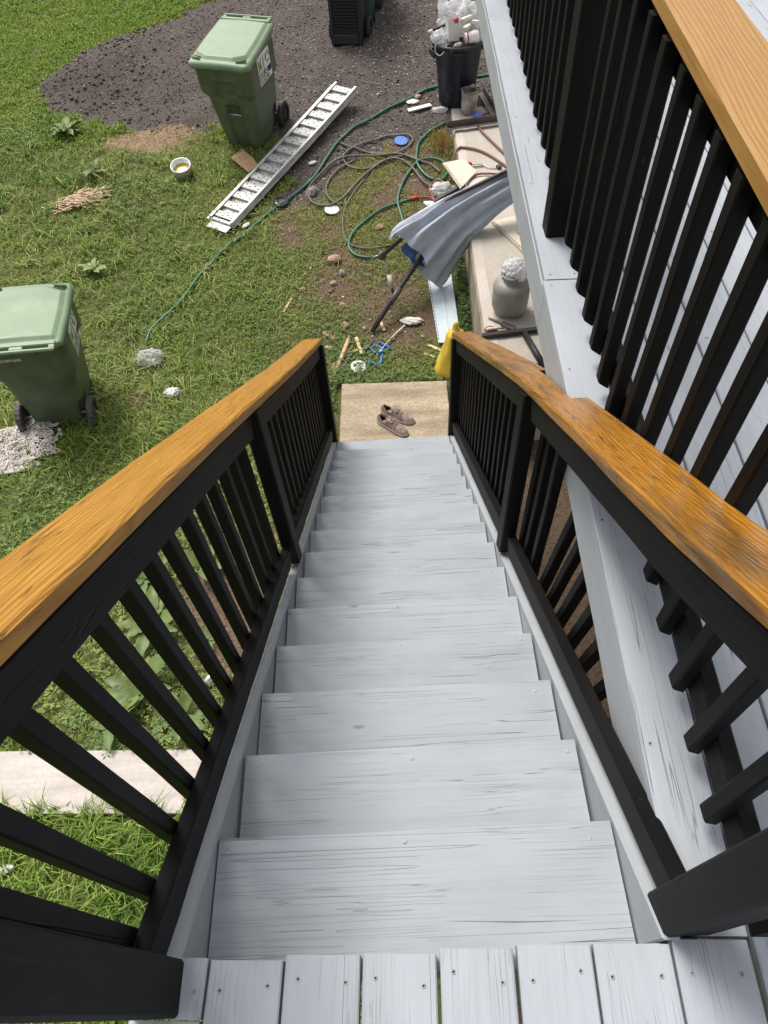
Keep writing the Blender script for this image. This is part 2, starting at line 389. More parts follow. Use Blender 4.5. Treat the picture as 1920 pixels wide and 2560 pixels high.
GREY = (.388, .415, .450)
MT = dict(
    paint=painted_wood('grey_paint_on_wood', GREY),
    tread=painted_wood('grey_paint_on_tread', (.362, .387, .420), 1.1, 46.0),
    fascia=painted_wood('grey_paint_on_fascia', (.375, .398, .420), .45, 50.0),
    black=black_wood('black_stain'),
    capl=stained_wood('orange_stain', (.47, .235, .028), (.34, .145, .015)),
    capr=stained_wood('orange_stain_weathered', (.45, .205, .022), (.29, .112, .011), .80, (.10, .055, .016), .26),
    capd=stained_wood('pale_amber_stain', (.41, .222, .055), (.335, .160, .033), 0.0, gloss=.5, ring=20.0, bend=4.0),
    screw=plain('screw_metal', (.34, .335, .33), .5, .2),
    screwhole=plain('screw_recess', (.03, .02, .02), .8),
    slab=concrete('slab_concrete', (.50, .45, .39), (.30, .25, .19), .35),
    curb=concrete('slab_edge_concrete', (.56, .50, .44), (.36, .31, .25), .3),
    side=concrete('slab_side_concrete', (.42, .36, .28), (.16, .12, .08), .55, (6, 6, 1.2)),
    pad=concrete('pad_concrete', (.52, .43, .31), (.25, .18, .11), .62, (1.4, 7, 2)),
    walk=concrete('walk_concrete', (.62, .56, .51), (.44, .385, .34), .40, (1.2, 16, 2)),
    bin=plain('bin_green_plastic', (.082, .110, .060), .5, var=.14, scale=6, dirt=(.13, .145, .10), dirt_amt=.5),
    lid=plain('bin_lid_skylit_plastic', (.195, .275, .168), .5, var=.07, scale=4, dirt=(.30, .40, .26), dirt_amt=.4),  # same plastic as the body; sky light on the top painted in as paler green
    rubber=plain('black_rubber', (.018, .017, .018), .6, var=.15, bump=.3),
    rubberdust=plain('dusty_rubber', (.075, .066, .068), .75, var=.25, scale=20),
    hub=plain('wheel_hub_plastic', (.035, .030, .028), .5, var=.3),
    white=plain('white_print', (.78, .78, .77), .5, var=.03),
    blackprint=plain('black_print', (.012, .012, .012), .5),
    greenprint=plain('green_print', (.30, .36, .06), .5),
    galv=plain('grey_steel', (.42, .41, .40), .4, .7),
    alu=plain('aluminium', (.55, .545, .53), .6, .4, var=.10, scale=12, dirt=(.34, .32, .28), dirt_amt=.6),
    alud=plain('aluminium_dull', (.40, .395, .38), .6, .4, var=.15, scale=12),
    navy=plain('navy_plastic', (.0062, .0078, .022), .42, var=.12, scale=5),
    blackpl=plain('black_plastic', (.011, .011, .012), .5, var=.15, scale=6),
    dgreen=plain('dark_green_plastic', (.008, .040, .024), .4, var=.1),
    hose=plain('green_hose_rubber', (.035, .145, .085), .38, var=.14, scale=20),
    ghose=plain('grey_hose_rubber', (.135, .122, .105), .6, var=.2, scale=20),
    bhose=plain('brown_hose_rubber', (.19, .085, .06), .6, var=.15),
    rhose=plain('red_hose_rubber', (.25, .055, .045), .5, var=.15),
    red=plain('red_plastic', (.62, .045, .02), .4),
    blue=plain('blue_plastic', (.02, .20, .60), .4),
    bluedisc=plain('blue_disc', (.12, .24, .66), .7),
    greydisc=plain('grey_plastic_lid', (.60, .62, .64), .45, var=.05),
    whitepl=plain('white_plastic', (.76, .75, .72), .45, var=.05, dirt=(.5, .46, .38), dirt_amt=.4),
    cream=plain('cream_foam', (.70, .65, .55), .7, var=.06),
    paper=plain('white_paper', (.66, .64, .61), .9, var=.06),
    kraft=plain('cardboard', (.47, .28, .155), .85, var=.08, scale=14),
    board=plain('beige_board', (.60, .53, .44), .75, var=.06, scale=5),
    boardedge=plain('beige_vinyl', (.50, .42, .33), .6, var=.06),
    brown=plain('brown_powder_coat', (.10, .082, .075), .5, .2, var=.18),
    brownd=plain('dark_brown_powder_coat', (.045, .035, .032), .5, .2, var=.18),
    fabric=plain('faded_blue_canvas', (.45, .49, .565), .85, var=.06, scale=7),
    fabricin=plain('blue_canvas_inside', (.085, .155, .40), .8, var=.08),
    siding=plain('light_blue_siding', (.55, .64, .70), .5, var=.04),
    yellow=plain('yellow_bag_plastic', (.72, .50, .055), .5, var=.06, scale=5),
    tank=plain('tank_grey_paint', (.275, .258, .228), .55, var=.05, scale=4, dirt=(.62, .60, .57), dirt_amt=.25),
    shoe=plain('taupe_shoe_mesh', (.29, .22, .185), .9, var=.22, scale=30, bump=.6),
    shoein=plain('shoe_lining', (.30, .235, .20), .9, var=.15),
    sole=plain('shoe_sole_rubber', (.44, .37, .30), .7, var=.12),
    lace=plain('shoe_lace', (.33, .24, .195), .9),
    rope=plain('off_white_rope', (.60, .545, .50), .9, var=.12, scale=16),
    rawwood=plain('raw_pine', (.66, .50, .25), .75, var=.1, scale=14),
    batwood=plain('worn_handle_wood', (.52, .34, .20), .6, var=.12),
    chip=plain('wood_chip', (.44, .27, .18), .8, var=.2, scale=14),
    rock=plain('brown_stone', (.33, .215, .13), .9, var=.2, scale=12, bump=.5),
    rockg=plain('grey_stone', (.26, .22, .19), .9, var=.2, scale=12, bump=.5),
    straw=plain('dry_straw', (.50, .36, .23), .9, var=.25, scale=18),
    foil=plain('silver_can', (.62, .60, .58), .3, .8, var=.15),
    yellowliq=plain('yellow_water', (.52, .42, .04), .15, var=.1),
    reddisc=plain('red_sanding_disc', (.20, .05, .045), .8),
    darkpaint=plain('dried_black_paint', (.006, .006, .006), .2),
    canmetal=plain('paint_spattered_tin', (.35, .315, .28), .5, .3, var=.3, scale=10, dirt=(.03, .03, .03), dirt_amt=.8),
    redbox=plain('red_print', (.42, .02, .03), .4),
    bag=clear_plastic('white_film', (.90, .895, .90), .12, .42),
    clear=clear_plastic('clear_film', (.85, .86, .86), .5, .15),
    leaf=leafmat('dock_leaf', (.155, .215, .065), .45, False),
    leafl=leafmat('pale_leaf', (.27, .33, .12), .5, False),
    weed=leafmat('weed_leaf', (.11, .19, .03), .5, False),
    stem=plain('plant_stem', (.12, .14, .05), .7),
    grass=leafmat('grass_blades', None, .5, True),
    dry=plain('dry_grass', (.42, .27, .09), .8, var=.25, scale=20),
    stones=None,
)

# ================================================================== ground
def vnoise(x, y, seed=0):
    xi, yi = np.floor(x).astype(np.int64), np.floor(y).astype(np.int64); xf, yf = x - xi, y - yi
    def h(a, b):
        n = (a * 374761393 + b * 668265263 + seed * 974711) & 0x7fffffff
        n = ((n ^ (n >> 13)) * 1274126177) & 0x7fffffff
        return ((n ^ (n >> 16)) & 0xffff) / 65535.0
    u, v = xf * xf * (3 - 2 * xf), yf * yf * (3 - 2 * yf)
    return (h(xi, yi) * (1 - u) + h(xi + 1, yi) * u) * (1 - v) + (h(xi, yi + 1) * (1 - u) + h(xi + 1, yi + 1) * u) * v
def fbm(x, y, f, seed=0, o=4):
    a, s, t = 1.0, 0, 0
    for i in range(o):
        s = s + a * vnoise(x * f, y * f, seed + i); t += a; a *= .5; f *= 2.1
    return s / t
def inpoly(x, y, P):
    r = np.zeros(x.shape, bool); n = len(P)
    for i in range(n):
        (x1, y1), (x2, y2) = P[i], P[(i + 1) % n]
        c = ((y1 > y) != (y2 > y)) & (x < (x2 - x1) * (y - y1) / (y2 - y1 + 1e-12) + x1)
        r ^= c
    return r
MULCH = [(-1.9, 30), (-2.05, 11.5), (-2.69, 10.97), (-3.46, 10.45), (-4.2, 9.42), (-4.1, 8.95), (-3.2, 8.45), (-2.2, 8.3), (-1.75, 8.35), (-1.2, 8.15), (-.85, 7.9),
         (-.95, 7.35), (-1.15, 7.02), (-.85, 6.85), (-.55, 7.05), (-.35, 7.45), (.1, 7.85), (.5, 7.95), (.95, 7.95), (5, 8.0), (12, 8), (12, 30)]
def mulch_mask(x, y):
    wx = x + .5 * (fbm(x, y, 1.6, 3) - .5) + .22 * (vnoise(x * 9, y * 9, 14) - .5); wy = y + .5 * (fbm(x, y, 1.6, 9) - .5) + .22 * (vnoise(x * 9, y * 9, 15) - .5)
    m = inpoly(wx, wy, MULCH).astype(float)
    for q in range(3):
        a = 2.1 * q
        m += inpoly(wx + .09 * math.cos(a), wy + .09 * math.sin(a), MULCH)
    return m / 4
SOIL = [(-1.32, 2.25, .34, .95), (-1.18, 1.85, .3, .9), (-1.12, 2.7, .25, .7), (-.5, 5.65, .42, .55), (-.42, 6.05, .34, .5), (.2, 4.9, .26, .6), (.05, 5.5, .45, .55), (.42, 5.2, .25, .75),
        (-.98, 7.0, .22, .8), (-1.05, 6.62, .16, .9), (-.95, 6.42, .14, .85), (.42, 7.15, .3, .65), (-.55, 6.5, .2, .5), (.05, 6.92, .25, .55), (.4, 6.6, .2, .7), (-.1, 5.15, .3, .5),
        (.55, 7.6, .25, .6), (-.62, 3.9, .18, .5), (-2.35, 4.4, .12, .5), (.66, 6.3, .2, .5), (.3, 7.75, .3, .5), (-.45, 7.3, .25, .4)]
SAND = [(-2.75, 8.22, .52, .22), (-2.45, 8.3, .3, .16), (-3.4, 7.22, .24, .10)]
def soil_mask(x, y):
    s = np.zeros_like(x)
    for (a, b, r, k) in SOIL: s = np.maximum(s, k * np.exp(-((x - a) ** 2 + (y - b) ** 2) / r ** 2 * .9))
    base = .10 * np.exp(-((x - .05) / 1.0) ** 2) * np.clip((y - 4.5) / .6, 0, 1) * np.clip((8.2 - y) / .5, 0, 1)
    s = s + base
    s = np.maximum(s, np.clip((x - .40) / .25, 0, 1) * np.clip((3.75 - y) / .2, 0, 1))
    return np.clip(s * (.55 + .9 * fbm(x, y, 5, 21)), 0, 1)
def sand_mask(x, y):
    s = np.zeros_like(x)
    for (a, b, rx, ry) in SAND: s = np.maximum(s, np.exp(-((x - a) / rx) ** 2 - ((y - b) / ry) ** 2))
    return np.clip(s * 1.25 * (.1 + 1.6 * fbm(x, y, 9, 5)), 0, 1)
def bumps(x, y):
    m = mulch_mask(x, y)
    z = .03 * (fbm(x, y, .9, 40) - .5) + m * (.09 * (fbm(x, y, 2.2, 50) - .5) + .05 * (fbm(x, y, 9, 60) - .5))
    rid = np.exp(-((x + 3.55) / .75) ** 2 - ((y - 9.75) / .62) ** 2)
    return z + .16 * rid * m
def gz_np(x, y): return zg_np(x, y) + bumps(x, y)
def gz(x, y): return float(gz_np(np.array([x], float), np.array([y], float))[0])

xs = np.concatenate([-np.geomspace(80, 8.5, 14), np.arange(-8.2, 2.2, .055), np.geomspace(2.4, 80, 14)])
ys = np.concatenate([-np.geomspace(60, 2.2, 10), np.arange(-2.0, 13.5, .055), np.geomspace(13.8, 120, 14)])
X, Y = np.meshgrid(xs, ys); nx, ny = len(xs), len(ys)
Zg = gz_np(X, Y)
V = np.stack([X.ravel(), Y.ravel(), Zg.ravel()], 1)
idx = np.arange(nx * ny).reshape(ny, nx)
Q = np.stack([idx[:-1, :-1], idx[:-1, 1:], idx[1:, 1:], idx[1:, :-1]], -1).reshape(-1, 4)
def np_mesh(name, V, faces, mat, tint=None, smooth=False):
    """faces: list of integer arrays (n,k)"""
    me = bpy.data.meshes.new(name)
    me.vertices.add(len(V)); me.vertices.foreach_set('co', np.asarray(V, np.float32).ravel())
    nl = sum(f.size for f in faces); npo = sum(len(f) for f in faces)
    me.loops.add(nl); me.polygons.add(npo)
    me.loops.foreach_set('vertex_index', np.concatenate([f.ravel() for f in faces]).astype(np.int32))
    tot = np.concatenate([np.full(len(f), f.shape[1]) for f in faces]); st = np.concatenate([[0], np.cumsum(tot)[:-1]])
    me.polygons.foreach_set('loop_start', st.astype(np.int32)); me.polygons.foreach_set('loop_total', tot.astype(np.int32))
    if smooth: me.polygons.foreach_set('use_smooth', np.ones(npo, bool))
    me.update(calc_edges=True)
    if tint is not None:
        a = me.color_attributes.new('tint', 'FLOAT_COLOR', 'POINT')
        c = np.ones((len(V), 4), np.float32); c[:, :3] = tint; a.data.foreach_set('color', c.ravel())
    me.materials.append(mat)
    return me
mask = np.stack([mulch_mask(X, Y).ravel(), soil_mask(X, Y).ravel(), sand_mask(X, Y).ravel()], 1)
b = NB('ground_soil_turf_mulch')
a = b.n('VertexColor'); a.layer_name = 'tint'; sp = b.n('SeparateColor'); b.l(a.outputs[0], sp.inputs[0])
v = b.coord((1, 1, 1), False)
n1 = b.noise(v, 3.0, 5, .6); n2 = b.noise(v, 40, 4, .7); n3 = b.noise(v, 120, 2)
turf = b.ramp(n2, [(.3, (.065, .074, .022)), (.55, (.130, .145, .040)), (.75, (.21, .185, .075))])
soil = b.ramp(n2, [(.3, (.078, .052, .034)), (.6, (.19, .132, .088)), (.8, (.30, .225, .165))])
mul = b.ramp(n2, [(.3, (.050, .041, .036)), (.6, (.135, .112, .100)), (.78, (.25, .212, .19))])
mul = b.mix(b.ramp(n1, [(.4, .0), (.7, .45)]), mul, (.13, .105, .095))
fleck = b.ramp(n3, [(.71, 0.0), (.75, 1.0)]); mul = b.mix(b.math('MULTIPLY', fleck, b.ramp(n1, [(.4, .2), (.6, .7)])), mul, (.42, .39, .36))
sand = b.ramp(n2, [(.3, (.12, .082, .05)), (.5, (.28, .19, .115)), (.75, (.44, .315, .20))])
c = b.mix(b.ramp(sp.outputs[1], [(.18, 0.0), (.5, 1.0)]), turf, soil)
c = b.mix(b.ramp(sp.outputs[0], [(.2, 0.0), (.8, 1.0)]), c, mul)
c = b.mix(b.ramp(sp.outputs[2], [(.25, 0.0), (.6, 1.0)]), c, sand)
b.base(c); b.rough(.95); b.b.inputs['Specular IOR Level'].default_value = .2
b.bump(b.math('ADD', n2, b.math('MULTIPLY', n3, .5)), .02, .8)
gme = np_mesh('ground', V, [Q], b.m, mask, True)
tag(ob('ground', gme), kind='structure')

# ================================================================== slab, pad, walk
def slab_x(y): return .83 + .022 * (y - 4.4)
SZ = .62
slab = empty('concrete_patio_slab', (.9, 4, 0), label='raised pale concrete patio slab under the grey deck', cat='patio slab')
slab.location = (0, 0, 0)
def quadprism(name, P, z0, z1, mat, parent, bev=.01):
    me = prism_me(name, P, z1 - z0, mat, z0)
    bm = bmesh.new(); bm.from_mesh(me); bmesh.ops.bevel(bm, geom=list(bm.edges), offset=bev, segments=2, affect='EDGES'); bm.to_mesh(me); bm.free()
    return ob(name, me, parent)
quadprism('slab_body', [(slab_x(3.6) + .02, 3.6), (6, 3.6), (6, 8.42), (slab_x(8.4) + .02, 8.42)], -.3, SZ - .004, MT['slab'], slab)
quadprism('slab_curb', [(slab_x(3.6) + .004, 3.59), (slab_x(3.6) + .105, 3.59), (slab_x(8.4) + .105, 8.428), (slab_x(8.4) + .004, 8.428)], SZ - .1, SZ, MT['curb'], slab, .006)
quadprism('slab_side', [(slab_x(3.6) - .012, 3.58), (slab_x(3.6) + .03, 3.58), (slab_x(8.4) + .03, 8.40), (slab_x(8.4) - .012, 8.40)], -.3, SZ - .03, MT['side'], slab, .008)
def rough_slab(name, P, h, mat, label, cat, z0, seed):
    n = 24; ring = []
    for i in range(len(P)):
        p, q = Vector((*P[i], 0)), Vector((*P[(i + 1) % len(P)], 0))
        for k in range(n):
            t = k / n; s = p.lerp(q, t); j = .006 * mnoise.noise(Vector((s.x * 9, s.y * 9, seed)))
            ring.append((s.x + j, s.y + j * .8))
    cx = sum(p[0] for p in ring) / len(ring); cy = sum(p[1] for p in ring) / len(ring)
    rings = []
    for (sc_, z) in ((1.0, -.12), (1.0, h - .012), (.996, h - .004), (.985, h)):
        rings.append([(cx + (x - cx) * sc_, cy + (y - cy) * sc_, z0 + z) for x, y in ring])
    return thing(name, loft_me(name, rings, mat, False), label, cat)
rough_slab('concrete_pad', [(-.475, 3.22), (.50, 3.2), (.525, 4.345), (-.445, 4.385)], .06, MT['pad'], 'tan weathered concrete landing pad at the foot of the stairs', 'landing pad', 0, 3)
rough_slab('concrete_walk', [(-6, .88), (-1.42, .69), (.7, .62), (.7, 1.0), (-1.38, 1.08), (-6, 1.26)], .045, MT['walk'], 'bright pale concrete walk strip passing under the left stair railing', 'walkway', 0, 8)

# ================================================================== staircase
st = empty('staircase', (0, 3.5, .06), label='long straight staircase with light grey painted treads', cat='staircase'); st.location = (0, 0, 0)
screw_me = lathe_me('screw', [(.0042, -.002), (.0046, .0003), (.0036, .0005), (.0022, .0002), (.0020, -.0004), (.001, -.0006)], MT['screw'], 12)
screw_me.materials.append(MT['screwhole'])
for p_ in screw_me.polygons:
    if max((screw_me.vertices[q].co.xy.length for q in p_.vertices)) < .0023: p_.material_index = 1
nail_me = lathe_me('nail', [(.0058, -.002), (.0062, .0006), (.005, .0012), (.002, .0014)], MT['paint'], 10)
for i in range(15):
    y = i * D; z = Z0 - i * RISE; dx = random.uniform(-.004, .004); dl = random.uniform(-.004, .005); dr = random.uniform(-.004, .004)
    tl = random.uniform(-.003, .003)
    W = .287
    t = board('tread', (-.463 + dl, y - W / 2, z + tl), (.463 + dr, y - W / 2 + random.uniform(-.003, .003), z - tl * .5), W, .038, MT['tread'], st, n=10, jit=.0022, bev=.0045)
    L = .926
    for (fx, fy) in ((.035, .118), (.49, .122), (.955, .116)):
        nl_ = ob('nail', nail_me, t, (fx * L + random.uniform(-.012, .012), fy + random.uniform(-.012, .008), -.0007))
for s in (-1, 1):
    P = [(-.255, nos(-.255) + .006), (3.50, nos(3.50) + .006), (3.53, .065), (3.20, .065), (-.255, nos(-.255) - .36)]
    V = [(x, y, z) for x in (s * .470, s * .506) for (y, z) in P]; n = len(P)
    F = [tuple(range(n)), tuple(range(2 * n - 1, n - 1, -1))] + [(i, i + n, (i + 1) % n + n, (i + 1) % n) for i in range(n)]
    # give the stringer a local X along its slope so that the grain follows it
    org = Vector((s * .488, -.255, nos(-.255))); fr = frame(org, (s * .488, 3.5, nos(3.5)), (0, 0, 1)); inv = fr.inverted()
    me = mk('stringer', [inv @ Vector(v) for v in V], F, MT['fascia'])
    bm = bmesh.new(); bm.from_mesh(me); bmesh.ops.recalc_face_normals(bm, faces=bm.faces); bmesh.ops.bevel(bm, geom=list(bm.edges), offset=.004, segments=1, affect='EDGES'); bm.to_mesh(me); bm.free()
    ob('stringer', me, st, mw=fr)

# ================================================================== stair railings
def hcap(s, y):
    if s < 0: return 1.068 + .006 * math.sin(y * 2)
    return float(np.interp(y, [-.3, .3, .75, 1.5, 2.4, 3.8], [1.005, 1.0, 1.035, 1.085, 1.075, 1.05]))
def post(name, x0, x1, y0, y1, z0, z1, parent, sl=None, lean=(0, 0)):
    """4x4 post, length along local X; sl: top and bottom cut on the rail's slope"""
    fr = frame((( x0 + x1) / 2, (y0 + y1) / 2, z0), ((x0 + x1) / 2 + lean[0], (y0 + y1) / 2 + lean[1], z1), (0, 1, 0))
    me = board_me(name, z1 - z0, abs(x1 - x0), y1 - y0, MT['black'], bev=.006, n=6, jit=.0016)
    if sl:
        for v in me.vertices:
            if v.co.x > z1 - z0 - .02 or (v.co.x < .02 and sl > 1): v.co.x -= (v.co.z + (y1 - y0) / 2) * RISE / D
    fr = fr @ Matrix.Translation((0, 0, (y1 - y0) / 2))
    return ob(name, me, parent, mw=fr)
def rim_x(y): return .522 + .040 * y
for s, nm, lab in ((-1, 'stair_railing', 'black stair railing with bright orange cap on the lawn side'), (1, 'stair_railing', 'black stair railing with weathered orange cap beside the grey deck')):
    rl = empty(nm, (0, 0, 0), label=lab, cat='railing')
    ya = -.25 if s < 0 else -.17
    # posts
    if s < 0: post('post', -.552, -.463, -.346, -.251, DZ + .003, nos(-.3) + 1.0, rl)
    else: post('post', .475, .566, -.250, -.166, 2.75, nos(-.2) + .96, rl)
    post('post', *( (-.526, -.463) if s < 0 else (.463, .526)), 1.352, 1.442, nos(1.397) + .03, nos(1.397) + hcap(s, 1.4) - .050, rl, 2)
    post('post', *( (-.552, -.463) if s < 0 else (.463, .552)), 3.49, 3.585, .07, nos(3.5375) + hcap(s, 3.54) - .050, rl, 1)
    # rails: 2x4 on edge, in two runs
    xr = s * .506
    up = (0, 0, 1)
    for (y0, y1) in ((ya, 1.349), (1.445, 3.487)):
        for nmr, hf in (('top_rail', lambda y: hcap(s, y) - .055), ('bottom_rail', lambda y: .150 + .018 * min(1, max(0, (y - .5) / .8)))):
            if nmr == 'top_rail' and s > 0 and y0 < 0: segs = [(y0, .62), (.62, y1)]
            else: segs = [(y0, y1)]
            pts = [(xr, y0, nos(y0) + hf(y0)), (xr, y1, nos(y1) + hf(y1))]
            me = board_me(nmr, (Vector(pts[1]) - Vector(pts[0])).length, .038, .086, MT['black'], bev=.004, n=14, jit=.0025)
            if nmr == 'top_rail':   # follow the sag of the cap
                fr = frame(*pts); inv = fr.inverted()
                for v in me.vertices:
                    w_ = fr @ v.co; t_ = (w_.y - y0) / (y1 - y0); lin = (nos(y0) + hf(y0)) * (1 - t_) + (nos(y1) + hf(y1)) * t_
                    w_.z += (nos(w_.y) + hf(min(max(w_.y, y0), y1))) - lin; v.co = inv @ w_
            ob(nmr, me, rl, mw=frame(*pts))
    # balusters, 2x2, nailed on the outer side
    xb = s * .5455
    bals = [-.229] + [-.127 + .1185 * k for k in range(13)] if s < 0 else [-.10 + .1185 * k for k in range(12)] + [1.297]
    bals += [1.545 + .1185 * k for k in range(17)]
    for y in bals:
        if 1.31 < y < 1.48 or y > 3.46: continue
        yy = y + random.uniform(-.006, .006)
        zb, zt = nos(yy) + .075, nos(yy) + hcap(s, yy) - .062
        if s > 0 and yy < 1.02: zt = min(zt, 2.692)
        if zt - zb < .06: continue
        ln = random.uniform(-.004, .004)
        xt = xb + random.uniform(-.003, .003)
        if s > 0 and yy < 1.02: xt = rim_x(yy) + .045
        fr = frame((xb, yy, zb), (xt, yy + ln, zt), (0, 1, 0))
        me = board_me('baluster', zt - zb, .036, .036, MT['black'], bev=.0035, n=4, jit=.0022)
        ob('baluster', me, rl, mw=fr @ Matrix.Translation((0, 0, .018)))
    # cap
    y0, y1 = (-.36, 3.64) if s < 0 else (-.27, 3.66)
    YS = sorted([y0 + (y1 - y0) * i / 60 for i in range(61)] + ([1.156, 1.160, 1.6215, 1.6235] if s > 0 else [])); n = len(YS) - 1; rings = []
    org = Vector((s * .545, y0, nos(y0) + 1.05)); fr = frame(org, (s * .545, y1, nos(y1) + 1.05)); inv = fr.inverted()
    for i in range(n + 1):
        y = YS[i]; h = nos(y) + hcap(s, y)
        xi = .475; xo = .615
        if s > 0 and 1.158 < y < 1.6225: xo = rim_x(y) - .006
        j = lambda k: .0022 * mnoise.noise(Vector((y * 4, k * 9.1, s * 3)))
        ce = .0065
        pr = [(xi + ce, -.047), (xo - ce, -.047), (xo, -.047 + ce), (xo, -ce), (xo - ce, 0), (xi + ce, 0), (xi, -ce), (xi, -.047 + ce)]
        rings.append([inv @ Vector((s * (px + j(q // 2)), y, h + pz + j(q + 9))) for q, (px, pz) in enumerate(pr)])
    me = loft_me('cap', rings, MT['capl'] if s < 0 else MT['capr'], False)
    bm = bmesh.new(); bm.from_mesh(me); bmesh.ops.recalc_face_normals(bm, faces=bm.faces); bm.to_mesh(me); bm.free()
    ob('cap', me, rl, mw=fr)

# ================================================================== deck
dk = empty('deck', (0, 0, 0), label='light grey painted plank deck at the head of the stairs', cat='deck')
SLP = .045
def dboard(x0, x1, y0, y1, sc_=True, s0=SLP, s1=SLP, scr=None):
    """deck plank between edges x0,x1 (given at y=-.26), running along the deck"""
    L = y1 - y0; xm = lambda y: ((x0 + x1) / 2) + (s0 + s1) / 2 * (y + .26)
    g = .0016 + random.choice((0, .0006, .0022))
    wf = lambda x: (-(x1 - x0) / 2 + g - (s1 - s0) / 2 * (y0 + x + .26) , (x1 - x0) / 2 - g + (s1 - s0) / 2 * (y0 + x + .26))
    dzr = random.uniform(-.0015, .0015)
    # local y of the frame points towards -x
    wf2 = lambda x: (-wf(x)[1], -wf(x)[0])
    o = board('deck_board', (xm(y0), y0, DZ + dzr), (xm(y1), y1, DZ + dzr), x1 - x0, .036, MT['paint'], dk, n=max(2, int(L / .25)), jit=.0013, bev=.0030, wfun=wf2)
    for (sy, sx) in (scr or []):
        q = ob('screw', screw_me, o, (sy - y0, sx, .0008))
    return o
edges = [-.416 + .15 * k for k in range(8)]
dboard(-.480, -.416, -.3486, -.250, scr=[(-.305, -.012)]); dboard(-.56, -.416, -1.4, -.349)
for k in range(7):
    e = -.257 + random.uniform(-.003, .003)
    dboard(edges[k], edges[k + 1], -1.4, e, scr=[(-.30 + random.uniform(-.012, .012), .046), (-.30 + random.uniform(-.012, .012), -.046), (-.9, .046), (-.9, -.046)])
right_edges = [.641, .80, .967, 1.139, 1.32, 1.49, 1.66] + [1.83 + .17 * k for k in range(16)]  # the last run of planks is out of view, added to shade the slab below
for k in range(len(right_edges) - 1):
    dboard(right_edges[k], right_edges[k + 1], -1.4, 6.2, s0=.047, s1=.047, scr=[(.25 + .61 * q + random.uniform(-.01, .01), t * .05) for q in range(-1, 8) for t in (-1, 1)] if k < 6 else None)
# outer plank in two lengths, and the fascia under it
for (y0, y1, dx) in ((-.252, 1.827, 0.0), (1.831, 6.2, .006)):
    dboard(.5075 + dx, .638, y0, y1, s0=.040, s1=.047, scr=[(y, t * .045) for y in (.12, .74, 1.35, 1.80, 1.86, 2.5, 3.1, 3.7, 4.3) if y0 < y < y1 for t in (-1, 1)])
for (y0, y1) in ((-.255, 1.80), (1.803, 6.2)):
    p0, p1 = (rim_x(y0) + .019, y0, DZ - .037), (rim_x(y1) + .019, y1, DZ - .037)
    board('rim_board', p0, p1, .036, .180, MT['fascia'], dk, n=16, jit=.002, bev=.004)
board('header_board', (-.46, -.275, DZ - .037), (.60, -.275, DZ - .037), .036, .24, MT['fascia'], dk, n=2)
for k in range(9):
    y = .15 + .61 * k
    board('joist', (rim_x(y) + .04, y, DZ - .038), (4.2, y + .0, DZ - .038), .036, .18, MT['fascia'], dk, n=1)
for y in (2.0, 5.2): board('support_post', (1.9, y, SZ if y > 4 else 0.0), (1.9, y, DZ - .22), .14, .14, MT['fascia'], dk, up=(0, 1, 0), n=2)

# deck railing
dr = empty('deck_railing', (0, 0, 0), label='tall black deck railing with pale amber cap at the right', cat='railing')
def rx(x0, y): return x0 + .0475 * y
def rail(name, x, y0, y1, zt, W, T, mat, nseg=20, slope=.0475):
    return board(name, (x + slope * y0, y0, zt), (x + slope * y1, y1, zt), W, T, mat, dr, n=nseg, jit=.002, bev=.004)
for (y0, y1) in ((-.26, 2.09), (2.20, 4.75), (4.86, 6.2)):
    rail('bottom_rail', .648, y0, y1, 3.058, .038, .088, MT['black'])
    rail('top_rail', .648, y0, y1, 3.868, .038, .088, MT['black'])
k = 0; y = -.042
while y < 6.1:
    if not (2.06 < y < 2.21 or 4.72 < y < 4.87):
        xb = rx(.6095, y); z0_, z1_ = 2.958 + random.uniform(-.006, .006), 3.862
        fr = frame((xb, y, z0_), (xb + random.uniform(-.004, .004), y + random.uniform(-.005, .005), z1_), (0, 1, 0))
        me = board_me('baluster', z1_ - z0_, .037, .037, MT['black'], bev=.004, n=4, jit=.0022)
        for v in me.vertices:       # slanted lower end
            if v.co.x < 1e-6: v.co.x += max(0.0, .008 - v.co.y) * 1.0
        ob('baluster', me, dr, mw=fr @ Matrix.Translation((0, 0, .0185)))
    y += .1405 + (.006 if y > 1 else 0)
post('post', .648, .737, 2.095, 2.187, DZ + .002, 3.866, dr)
post('post', .768, .857, 4.755, 4.85, DZ + .002, 3.866, dr)
rail('cap', .650, -.30, 6.2, 3.912, .150, .040, MT['capd'], 30, .060)
rebase(slab, (1.2, 4, 0)); rebase(st, (0, 3.5, .06)); rebase(dk, (0, -.8, DZ)); rebase(dr, (.65, 1, DZ))
for o in bpy.data.objects:
    if o.name.startswith('stair_railing'): rebase(o, (-.507 if 'lawn' in o['label'] else .507, 3.5, .06))

